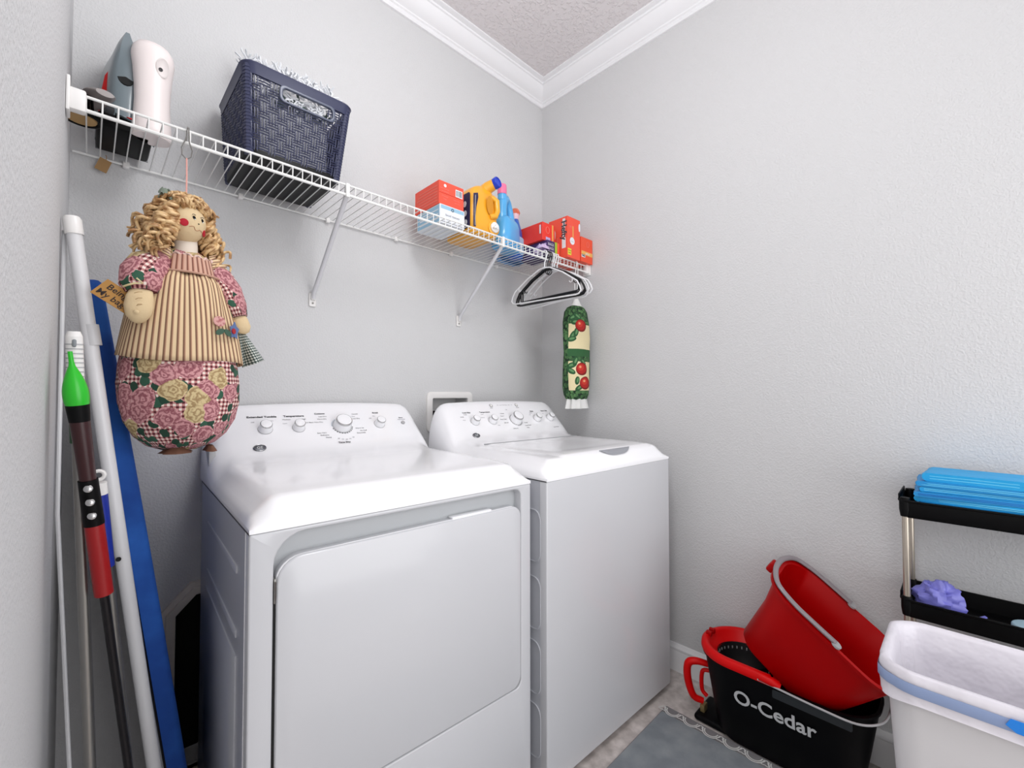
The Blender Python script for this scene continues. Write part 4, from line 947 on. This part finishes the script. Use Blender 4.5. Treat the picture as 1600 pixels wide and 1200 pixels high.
# apron applique
def onap(t_deg, z, off=.004):
    s = (.385 - z) / .185; r_ = .066 + .046 * s ** .75 + .008 + off; a_ = FA + R(t_deg)
    return V((r_ * cos(a_), r_ * .93 * sin(a_), z)), V((cos(a_), sin(a_), .25)).normalized()
def aplq(name, t_deg, z, rx, ry, m, ang=0, npt=20, star=0, off=.003, th=.0015):
    p, nr = onap(t_deg, z, off); tx = V((-nr.y, nr.x, 0)).normalized(); f = frame(p, tx, V((0, 0, 1)))
    out = []
    for k in range(npt):
        q = 2 * pi * k / npt; rr_ = 1 + star * cos(5 * q); out.append((rx * rr_ * cos(q), ry * rr_ * sin(q)))
    return G().plate(out, [], th, mx=f @ M.Rotation(ang, 4, 'Z') @ M.Rotation(R(90), 4, 'X') @ M.Diagonal((1, -1, 1, 1))).build(name, m, ap, smooth=False)
aplq('rose_patch', 18, .285, .014, .011, mat('rose_pink', (214, 164, 158), .85, var=(160, (176, 104, 106), .45, .6)))
aplq('leaf_patch', 17, .262, .011, .006, mat('leaf_green', (64, 92, 76), .85), .5); aplq('leaf_patch', 27, .262, .011, .006, mat('leaf_green', (64, 92, 76), .85), -.5)
aplq('star_patch', 40, .270, .017, .017, mat('denim_blue', (94, 116, 162), .85), .3, 10, .22); aplq('button', 36, .268, .0062, .0062, mat('red_button', (170, 30, 40), .4), 0, 16, 0, .006, .002)
# gathered hem ruffle below
g = G(); 
for cx_, w_ in ((-.012, .024), (.048, .010)):
    rows = []
    for j in range(4): rows.append([(cx_ + w_ * cos(q) * (.5 + .22 * j) * (1 + .14 * sin(7 * q)), -.03 + .02 * sin(q) * (1 + .3 * j), .014 - .004 * j) for q in [2 * pi * k / 28 for k in range(28)]])
    g.grid(rows, None, True)
g.build('hem_tie', striped('tie_stripe', .007, (190, 150, 116), (108, 72, 54), (160, 120, 92)), dl)
# string and wire hook up to the shelf rail
G().tube([(.0, -.010, .550), (.003, .012, .62), (.008, .058, .682)], .0016, 6).build('string', mat('pink_string', (222, 160, 150), .7), dl)
hx = .008
hk = [(hx, .070, .722), (hx, .068, .735), (hx, .064, .748), (hx + .001, .058, .757), (hx + .002, .050, .752), (hx + .002, .048, .735), (hx + .004, .053, .718), (hx + .010, .056, .702), (hx + .008, .058, .688), (hx, .059, .680), (hx - .009, .059, .689), (hx - .010, .059, .705), (hx - .004, .058, .722), (hx - .001, .060, .735)]
G().tube(hk, .0014, 6).build('wire_hook', STEEL, dl)

# ---------------- ironing board and poles ----------------
BL = mat('blue_cover', (22, 74, 160), .85, bump=(25, .35, .006), var=(9, (36, 98, 188), .4, .65))
ibx = lambda z: .050 + (1.37 - z) * .142
ib = thing('ironing_board', 'blue-covered ironing board standing folded on end, leaning in the left corner', 'ironing board', (ibx(0), -.186, 0))
tl = math.atan2(.142, 1); Rm = M.Rotation(-tl, 4, 'Y')
def outl(s=0):
    o = []
    for k in range(15):
        t_ = k / 14; z = 1.400 * t_; hw = .175 if t_ < .5 else .175 * (1 - ((t_ - .5) / .5) ** 1.3 * .74); o.append((hw - s, z + .004))
    o[0] = (.13, .004); o.insert(1, (.165, .03)); top = 1.400
    o[-1] = (.044 - s, top - .014); o.append((.026 - s, top)); return [(-x, z) for x, z in o][::-1] + o
ol = outl(); 
g = G().plate([(p[0], p[1]) for p in ol], [], .034, .012, mx=Rm @ M.Translation((.014, 0, 0)) @ M.Rotation(R(90), 4, 'Z') )
g.build('padded_cover', BL, ib, ang=50)
g = G().plate([(p[0] * .93, .03 + p[1] * .965) for p in ol], [], .010, .002, mx=Rm @ M.Translation((-.014, 0, 0)) @ M.Rotation(R(90), 4, 'Z'))
g.build('board_underside', mat('black_mesh', (20, 20, 22), .6), ib)
lp = [Rm @ V((-.026, p[0] * .955, .02 + p[1] * .975)) for p in ol]
G().tube(lp, .0018, 5, close=True).build('cover_piping', mat('piping_grey', (170, 170, 172), .6), ib)
LEG = mat('leg_white', (222, 222, 224), .35)
def lx(z): return .016 + (1.46 - z) * .1255
L0 = V((ib.location.x, ib.location.y, 0))
yl = -.395
g = G().tube([V((lx(z), yl, z)) - L0 for z in (.03, .5, .95, 1.2, 1.44)], [.0118] * 5, 16, flat=1.0); lg = g.build('leg', LEG, ib)
tc_ = V((lx(1.445), yl, 1.445)) - L0; td = (V((lx(1.5), yl, 1.5)) - V((lx(1.4), yl, 1.4))).normalized()
G().tube([tc_ - td * .012, tc_ + td * .016, tc_ + td * .022], [.0140, .0140, .011], 18).build('foot_cap', WPLAS, lg)
G().tube([V((.0055 + max(0, .9 - z) * .05, yl + .012, z)) - L0 for z in (1.44, 1.2, .9, .3)], .0035, 8).build('leg_brace', LEG, ib)
G().lathe([(.0045, 0), (.0045, .001)], 12, mx=M.Translation(V((lx(.83) - .003, yl - .0122, .80)) - L0) @ M.Rotation(R(90), 4, 'X')).build('rivet', DARK, lg)
G().tube([V((lx(1.27) + .004, yl, 1.262)) - L0, V((lx(1.225) + .004, yl, 1.222)) - L0], .0129, 16).build('leg_sleeve', mat('sleeve_white', (206, 206, 208), .4), lg)

def pole(name, label, p0, p1, secs, cat='pole'):
    """secs: list of (name, t0, t1, r0, r1, mat)"""
    p0, p1 = V(p0), V(p1); t = thing(name, label, cat, tuple(p0)); d = p1 - p0
    for nm, a, b, r0, r1, m in secs:
        n = 6; G().tube([d * (a + (b - a) * k / n) for k in range(n + 1)], [r0 + (r1 - r0) * k / n for k in range(n + 1)], 16).build(nm, m, t)
    return t, d
GRN = mat('lime_plastic', (40, 190, 40), .3); DGR = mat('dark_green_plastic', (16, 74, 34), .35); MAR = mat('dark_maroon', (50, 10, 14), .35)
# white-capped green mop pole
t, d = pole('steel_mop_pole', 'steel pole with white ribbed hanging cap and dark green sleeve, nearest the left wall', (.078, -.56, .0), (.026, -.62, 1.222),
     [('steel_shaft', 0, .90, .0075, .0075, STEEL), ('green_sleeve', .86, .935, .0095, .0095, DGR), ('white_cap', .932, .995, .0103, .0100, WPLAS)], 'mop')
G().tube([d * .995, d * 1.0015], [.0100, .0075], 16).build('cap_tip', WPLAS, t)
g = G()
for k in range(9):
    c_ = d * (.938 + k * .0058); g.tube([c_, c_ + d * .0015], .0107, 16)
g.build('cap_ribs', LGREY, t)
G().box(-.0025, .0025, -.0125, -.008, -.006, .006, .002, mx=M.Translation(d * .986)).build('hanging_hole', GREY, t)
# red squeegee / broom with lime bulb
t, d = pole('red_broom', 'broom pole with glossy lime bulb tip, black sleeve and red grip', (.160, -.52, 0), (.027, -.66, 1.155),
     [('shaft', 0, .72, .006, .006, mat('black_shaft', (30, 28, 30), .25, .5)), ('red_grip', .70, .80, .0118, .0118, mat('grip_red', (150, 10, 14), .35)), ('bead_sleeve', .80, .862, .0125, .0118, BLACK), ('maroon_grip', .862, .945, .0100, .0118, MAR), ('black_sleeve', .94, .962, .0120, .0135, BLACK)], 'broom')
n = 12; G().tube([d * (.955 + .062 * k / n) for k in range(n + 1)], [.0148 * max(.2, sin(pi * (.30 + .66 * k / n)) ** 1.1) for k in range(n + 1)], 16).build('lime_bulb', GRN, t)
G().tube([d * 1.012, d * 1.03], [.0032, .0028], 10).build('bulb_stem', GRN, t)
for k in range(3):
    c_ = d * (.851 - k * .0185); G().lathe([(.0058, 0), (.0055, .0015), (.003, .003), (.001, .003)], 16, mx=M.Translation(c_ + V((-.001, -.0112, 0))) @ M.Rotation(R(80), 4, 'X')).build('silver_bead', CHROME, t)
# blue mop
t, d = pole('blue_mop', 'pole with blue grip and white ring cap, between red broom and ironing board', (.150, -.40, 0), (.0585, -.56, .985),
     [('shaft', 0, .86, .0065, .0065, STEEL), ('blue_grip', .84, .975, .0092, .0098, mat('grip_blue', (20, 44, 150), .35))], 'mop')
G().tube([d * .972, d * .992], .0102, 16).build('ring_base', WPLAS, t)
c_ = d * 1.004; G().tube([c_ + V((.0075 * cos(q), 0, .0075 * sin(q) + .001)) for q in [k * pi / 8 for k in range(16)]], .003, 8, close=True).build('hanging_ring', WPLAS, t)

# ---------------- mop bucket and basin ----------------
def loops(lst, cx=0, cy=0):
    return [[(x, y, z) for x, y in rrect(-a, a, -b, b, r, 8)] for (a, b, r, z) in lst]
bu = thing('mop_bucket', 'black mop bucket with red wringer rim and foot pedal, standing on the floor', 'bucket', (1.648, -1.165, 0), 0)
BP = mat('bucket_black', (4, 4, 6), .5, spec=.12)
g = G(); g.grid(loops([(.010, .12, .01, .006), (.085, .185, .07, .006), (.092, .195, .075, .016), (.100, .210, .082, .10), (.112, .226, .092, .20), (.118, .234, .096, .250), (.124, .240, .100, .252), (.124, .240, .100, .258), (.116, .232, .096, .258), (.108, .220, .09, .19), (.096, .204, .08, .09), (.084, .184, .07, .014), (.010, .12, .01, .014)]), None, True); g.build('shell', BP, bu, ang=50)
G().box(-.075, .06, .150, .262, 0, .022, .01, 3).build('foot_base', BP, bu)
# red wringer rim over the far half
rows = []
prf = [(.128, .256), (.130, .262), (.128, .276), (.120, .281), (.110, .281), (.104, .276), (.098, .262), (.080, .252), (.076, .246), (.078, .244), (.100, .250), (.112, .257)]
def stad(r, y0, y1, n=24):     # U shape open towards -y ending at y0, round at y1
    pts = []
    cyy = y1 - .11
    sc_ = r / .12
    pts.append((-r, y0)); pts.append((-r, (y0 + cyy) / 2))
    for k in range(n + 1):
        a_ = pi - pi * k / n; pts.append((r * cos(a_), cyy + (.115 * sc_) * sin(a_)))
    pts.append((r, (y0 + cyy) / 2)); pts.append((r, y0)); return pts
rws = [[(x, y, z) for x, y in stad(r, .01, .238)] for r, z in prf]
g = G(); g.grid(rws + [rws[0]], None, False)
for end in (0, -1):
    g.b.faces.new([g.b.verts.new(rw[end]) for rw in rws])
g.build('wringer_rim', RED, bu, ang=60)
G().box(-.100, .100, -.012, .012, .250, .262, .003).build('wringer_bridge', RED, bu)
for s in (-1, 1):
    G().tube([(s * .124, .035, .272), (s * .126, .0, .270), (s * .124, -.020, .264)], [.013, .013, .009], 10).build('rim_arm', RED, bu)
g = G(); rows = []
for r, z in ((.078, .250), (.074, .215), (.066, .17), (.045, .15), (.01, .148)): rows.append([(r * cos(q), .120 + r * 1.05 * sin(q), z) for q in [2 * pi * k / 32 for k in range(32)]])
g.grid(rows, None, True); g.build('wringer_cone', mat('wringer_black', (24, 24, 26), .5), bu)
g = G()
for k in range(32):
    a_ = 2 * pi * k / 32; g.box(-.0022, .0022, -.0015, .0015, -.004, .004, mx=M.Translation((.0762 * cos(a_), .120 + .0800 * sin(a_), .232)) @ M.Rotation(a_, 4, 'Z'))
g.build('drain_holes', LGREY, bu, smooth=False)
for x in (-.012, .014): G().box(x - .006, x + .006, .220, .240, .276, .292, .003).build('rim_clip', REDD, bu)
# pedal
g = G(); pts = [(-.03, .222, .185), (-.052, .262, .190), (-.062, .285, .175), (-.058, .288, .12), (-.050, .272, .065), (-.034, .245, .052)]
g.stube(pts, [.010, .012, .013, .013, .012, .010], 10); g.stube([(-.022, .225, .16), (-.030, .248, .15), (-.030, .25, .09), (-.026, .235, .07)], .007, 8); pd = g.build('foot_pedal', RED, bu)
G().box(-.05, -.02, .235, .250, .018, .045, .002).build('pedal_spring', mat('brass_dark', (150, 130, 90), .4, .6), pd)
# handle of the bucket (grey bail resting on the near rim)
G().stube([(-.128, .04, .262), (-.134, -.02, .262), (-.136, -.12, .258), (-.130, -.20, .256), (-.08, -.246, .256), (0, -.256, .256), (.06, -.25, .256)], .0030, 8).build('bail', LGREY, bu)
G().plate(rrect(-.19, .0, .228, .252, .004), [], .004, .001, mx=M.Translation((-.1265, 0, 0)) @ M.Rotation(R(90), 4, 'Z') @ M.Diagonal((1, 1, 1, 1))).build('splash_guard', mat('charcoal', (34, 38, 42), .4), bu)
text('O-Cedar', .060, mat('logo_grey', (196, 198, 200), .5), bu, frame((-.1135, .005, .170), (0, -1, 0), (-.12, 0, 1)), 'lettering', .0004, 1.0, .0011)

u_ = V((0, -.8, -.6)); n_ = V((-.10, -.6, .8)).normalized()
bs = thing('red_basin', 'red plastic bucket insert tipped on its side, resting in the black mop bucket', 'basin', (1.625, -1.318, .462))
BM = M(((1, 0, n_.x, 0), (0, u_.y, n_.y, 0), (.12, u_.z, n_.z, 0), (0, 0, 0, 1)))
def bl(lst, closeu=True): return [[BM @ V((x, y, z)) for x, y in rrect(x0, x1, y0, y1, r, 8)] for (x0, x1, y0, y1, r, z) in lst]
BMAT = mat('basin_red', (172, 0, 2), .42, spec=.15)
g = G(); g.grid(bl([(-.01, .01, -.01, .01, .005, -.245), (-.088, .092, -.135, .120, .05, -.245), (-.094, .096, -.145, .128, .058, -.238), (-.105, .106, -.165, .150, .070, -.10), (-.116, .116, -.190, .162, .08, -.012), (-.124, .124, -.204, .170, .088, -.010), (-.126, .126, -.206, .172, .09, 0), (-.120, .120, -.200, .166, .088, .003), (-.113, .113, -.186, .158, .08, -.002), (-.101, .102, -.160, .145, .068, -.10), (-.088, .090, -.138, .122, .055, -.232), (-.01, .01, -.01, .01, .005, -.238)]), None, True)
g.build('shell', BMAT, bs, ang=50)
g = G(); g.grid([[BM @ V((x, .028 + .012 * cos(x * 12), -.232 + .115 * k / 4)) for x in [-.086 + .172 * i / 10 for i in range(11)]] for k in range(5)]); g.build('divider', BMAT, bs).modifiers.new('t', 'SOLIDIFY').thickness = .004
# grey bail handle folded on the upper half of the rim
pts = [BM @ V(p) for p in [(-.118, .000, .010), (-.120, -.06, .010), (-.118, -.12, .010), (-.098, -.175, .010), (-.05, -.200, .010), (0, -.206, .010), (.05, -.200, .010), (.098, -.175, .010), (.118, -.12, .010), (.120, -.06, .010), (.118, .0, .010)]]
G().stube(pts, .0085, 10, flat=.7).build('bail', mat('bail_grey', (136, 128, 132), .3), bs)
for s in (-1, 1): G().lathe([(.012, 0), (.012, .006), (.001, .007)], 12, mx=BM @ M.Translation((s * .118, .004, .004))).build('pivot', LGREY, bs)
G().box(-.02, .02, -.222, -.200, -.03, .002, .006, mx=BM).build('rim_tab', BMAT, bs)

# ---------------- rolling cart ----------------
ct = thing('rolling_cart', 'slim black rolling cart with chrome posts against the right wall', 'cart', (1.695, -1.69, 0))
CX, CY = .088, .240
for k, z in enumerate((.055, .300, .540, .800)):
    g = G(); h = .046
    g.grid(loops([(CX - .02, CY - .02, .01, z), (CX - .004, CY - .004, .016, z), (CX - .001, CY - .001, .018, z + .004), (CX, CY, .018, z + h - .006), (CX + .003, CY + .003, .020, z + h - .004), (CX + .003, CY + .003, .020, z + h), (CX - .002, CY - .002, .016, z + h), (CX - .005, CY - .005, .014, z + .006), (CX - .02, CY - .02, .01, z + .004)]), None, True)
    f1 = [g.b.verts.new(p) for p in loops([(CX - .02, CY - .02, .01, z + .004)])[0]]; g.b.faces.new(f1)
    f2 = [g.b.verts.new(p) for p in loops([(CX - .02, CY - .02, .01, z)])[0]]; g.b.faces.new(f2)
    tr = g.build('tray', BLACK, ct, ang=50)
    for sx_ in (-1, 1):
        for sy_ in (-1, 1): G().lathe([(.010, z + .002), (.0125, z + .02), (.0125, z + h - .004), (.010, z + h + .006)], 12, (sx_ * (CX - .010), sy_ * (CY - .012), 0)).build('post_socket', BLACK, tr)
    for s in (-1, 1): G().box(-CX * .8, CX * .8, s * (CY + .0005) - .002, s * (CY + .0005) + .002, z + h - .004, z + h + .014, .002).build('end_rail', BLACK, tr)
PST = mat('post_chrome', (190, 180, 166), .25, .7)
for sx_ in (-1, 1):
    for sy_ in (-1, 1): G().tube([(sx_ * (CX - .010), sy_ * (CY - .012), .05), (sx_ * (CX - .010), sy_ * (CY - .012), .83)], .0075, 12).build('post', PST, ct)
for sx_ in (-1, 1):
    for sy_ in (-1, 1):
        w_ = G().lathe([(.001, -.008), (.019, -.008), (.02, 0), (.019, .008), (.001, .008)], 16, mx=M.Translation((sx_ * (CX - .02), sy_ * (CY - .03), .0205)) @ M.Rotation(R(90), 4, 'Y')).build('wheel', BLACK, ct)
        G().tube([(sx_ * (CX - .02), sy_ * (CY - .03), .038), (sx_ * (CX - .02), sy_ * (CY - .03), .056)], .006, 8).build('caster_stem', STEEL, w_)
# folded blue pads
PB = mat('turquoise_pad', (10, 160, 222), .5, bump=(40, .4, .004)); PW = mat('pad_light_edge', (120, 218, 246), .6)
PBD = mat('turquoise_pad_lower', (14, 138, 204), .5, bump=(40, .4, .004))
def pad(label, x, y, z, L, W, H, rz, m=PB, first=[None], tilt=0):
    t = thing('folded_pad', label, 'pad', (x, y, z), rz, 'folded absorbent pads on the cart'); t.rotation_euler = (tilt, 0, rz)
    rows = []; sec = []
    n = 22
    def ring(xx):
        pts = []
        for k in range(10): q = -pi / 2 + pi * k / 9; pts.append((xx, L / 2 - H / 2 + H / 2 * cos(q), H / 2 + H / 2 * sin(q)))
        for k in range(10): q = pi / 2 + pi * k / 9; pts.append((xx, -L / 2 + H / 2 + H / 2 * cos(q), H / 2 + H / 2 * sin(q)))
        return [(px_ + .006 * mnoise.noise(V((xx * 30, py_ * 20, z * 50))), py_ + .006 * mnoise.noise(V((py_ * 30, xx * 60, z * 90))), pz_ + .0012 * mnoise.noise(V((xx * 40, py_ * 25, z * 70)))) for px_, py_, pz_ in pts]
    g = G(); g.grid([ring(-W / 2 + W * i / 10) for i in range(11)], None, True, True); g.build('folded_sheet', m, t, ang=60)
    g = G()
    for zz in (.35, .65): g.tube([(-W / 2 - .0008, -L / 2 + H * .7, H * zz), (-W / 2 - .0012, 0, H * zz + .0005), (-W / 2 - .0008, L / 2 - H * .7, H * zz)], .0008, 5)
    g.build('fold_edge', PW if random.random() < .6 else mat('fold_blue', (20, 110, 190), .6), t)
    return t
random.seed(5)
zt = .806; ys = -1.585
spec = [('bottom folded turquoise pad, its pale fold showing at the front', .013, .0), ('second folded turquoise pad up from the tray', .013, .004), ('third folded turquoise pad up, mid stack', .012, -.003), ('fourth folded turquoise pad up, mid stack', .013, .003), ('fifth folded turquoise pad, just above mid stack', .012, -.002), ('sixth folded turquoise pad, two below the top one', .013, .004), ('seventh folded turquoise pad, beneath the top one', .013, 0)]
zq = zt
for i, (lb, hh, dx_) in enumerate(spec):
    pad(lb, 1.688 + dx_, ys + .006 * sin(i * 2.1), zq, .205, .138, hh, R(random.uniform(-2.5, 2.5)), PB if i % 2 else PBD); zq += hh + .0006
pad('topmost folded turquoise pad of the left stack, slightly skewed', 1.694, ys - .006, zq, .185, .14, .022, R(-3), PB)
zq = zt
for i in range(5):
    pad('folded turquoise pad in the right stack, ' + ('lowest', 'second lowest', 'middle', 'second highest', 'topmost')[i] + ', cut by the photo edge', 1.688, -1.800, zq, .19, .138, .015 + .002 * (i % 2), R(random.uniform(-2, 2)), PB if i % 2 else PBD); zq += .0180
# hanging corner of a pad
# purple glove bundle
pg = thing('glove_bundle', 'crumpled periwinkle glove bundle on the second tray of the cart', 'gloves', (1.668, -1.520, .5465))
rows = []
for j in range(1, 24):
    th = pi * j / 24; rows.append([])
    for i in range(36):
        ph = 2 * pi * i / 36; p = V((sin(th) * cos(ph), sin(th) * sin(ph), cos(th))); q = 1 + .30 * mnoise.noise(p * 2.1 + V((3, 1, 0))) - .30 * abs(mnoise.noise(p * 3.4)) - .12 * abs(mnoise.noise(p * 8))
        rows[-1].append((p.x * .040 * q, p.y * .052 * q, max(0, .040 + p.z * .050 * q)))
g = G(); g.grid(rows, None, True, True); g.build('crumpled_film', mat('periwinkle', (122, 122, 206), .4), pg, ang=42)
G().tube([(-.025, -.035, .012), (-.032, -.055, .018), (-.028, -.072, .020), (-.020, -.085, .030)], [.008, .012, .011, .006], 10, flat=.5).build('glove_finger', mat('periwinkle', (122, 122, 206), .4), pg)
# pale blue sponge
spg = thing('cleaning_sponge', 'pale blue figure-eight sponge lying on the second tray, at the right edge', 'sponge', (1.663, -1.72, .5465))
out = []
for k in range(48):
    q = 2 * pi * k / 48; r_ = .070 * (1 - .16 * (abs(sin(q)) ** 6)) ; out.append((r_ * cos(q) * 1.05, r_ * .72 * sin(q) * (1 - .22 * math.exp(-(cos(q) / .28) ** 2))))
G().plate(out, [], .030, .004, mx=M.Translation((0, 0, .030)) @ M.Rotation(R(90), 4, 'Z') @ M.Rotation(R(-90), 4, 'X')).build('foam', mat('sponge_blue', (166, 196, 212), .9, bump=(250, .8, .002)), spg)

# ---------------- trash can ----------------
tc = thing('trash_can', 'tall white plastic trash can in front of the rolling cart', 'trash can', (1.262, -1.665, 0))
CW = mat('can_white', (212, 210, 212), .45, bump=(300, .15, .0006))
a0, b0, a1, b1, H = .098, .170, .122, .205, .610
g = G(); L_ = []
for t_ in (0, .02, .3, .6, .9, .96): L_.append((a0 + (a1 - a0) * t_, b0 + (b1 - b0) * t_, .03 + .02 * t_, H * t_))
L_ += [(a1 + .006, b1 + .006, .055, H * .965), (a1 + .008, b1 + .008, .056, H * .99), (a1 + .004, b1 + .004, .054, H), (a1 - .002, b1 - .002, .05, H), (a1 - .006, b1 - .006, .048, H * .96), (a0 - .003, b0 - .003, .03, .012)]
g.grid(loops(L_), None, True)
f1 = [g.b.verts.new(p) for p in loops([(a0 - .003, b0 - .003, .03, .012)])[0]]; g.b.faces.new(f1); f1 = [g.b.verts.new(p) for p in loops([(a0, b0, .03, 0)])[0]]; g.b.faces.new(f1)
g.build('can', CW, tc, ang=50)
# liner bag draped over the rim
LN = mat('liner_film', (226, 222, 230), .35, alpha=.95, bump=(16, .9, .010)); LNI = LN
ln = thing('trash_bag', 'thin white trash bag with blue drawstring lining the white can', 'trash bag', (1.262, -1.665, .40))
def lring(a, b, r, z, amp, ph=0, drop=0):
    pts = rrect(-a, a, -b, b, r, 10); o = []; n = len(pts)
    for k, (x, y) in enumerate(pts):
        q = amp * sin(k * .9 + ph) + amp * .6 * sin(k * 2.3 + ph * 2); l = math.hypot(x, y); o.append((x * (1 + q / l), y * (1 + q / l), z + drop * sin(k * .35 + ph)))
    return o
rows = [lring(a1 + .0115, b1 + .0085, .058, H - .4 - .052, .0012, 0, .006), lring(a1 + .0092, b1 + .0092, .058, H - .4 - .042, .001, 1), lring(a1 + .0100, b1 + .0100, .06, H - .4 - .030, .0012, 2), lring(a1 + .0100, b1 + .0100, .06, H - .4 - .008, .0008, 2), lring(a1 + .009, b1 + .009, .058, H - .4 + .005, .0008, 1), lring(a1 + .001, b1 + .001, .054, H - .4 + .008, .0008, 1),
        lring(a1 - .008, b1 - .008, .050, H - .4 - .002, .0010, 0), lring(a1 - .012, b1 - .012, .045, H - .4 - .06, .003, 0), lring(a1 - .02, b1 - .02, .042, H - .4 - .15, .005, 1), lring(a1 - .03, b1 - .035, .04, H - .4 - .24, .006, 2), lring(a1 - .045, b1 - .05, .035, H - .4 - .33, .006, 3), lring(a1 - .06, b1 - .07, .03, H - .4 - .42, .006, 4)]
g = G(); g.grid(rows, None, True); f1 = [g.b.verts.new(p) for p in rows[-1]]; g.b.faces.new(f1)
g.build('film', LN, ln, ang=80)
DS = mat('drawstring_blue', (142, 160, 198), .4)
rr_ = [[(x * 1.0, y, z) for x, y, z in lring(a1 + .0116 + o_, b1 + .0116 + o_, .06, H - .4 + zz, .0010, 1.5)] for o_, zz in ((0, -.030), (.0006, -.028), (.0006, -.012), (0, -.010))]
G().grid(rr_, None, True).build('drawstring', DS, ln, ang=80)
out = [( -.030, -.000), (-.024, .012), (0, .012), (.03, .011), (.045, .002), (.042, -.012), (.028, -.015), (.01, -.009), (-.018, -.008)]
G().plate([(-x, z) for x, z in out], [], .0015, mx=M.Translation((-(a1 + .0146), .020, H - .4 - .020)) @ M.Rotation(R(90), 4, 'Z')).build('drawstring_tab', mat('tab_blue', (22, 130, 226), .4), ln)
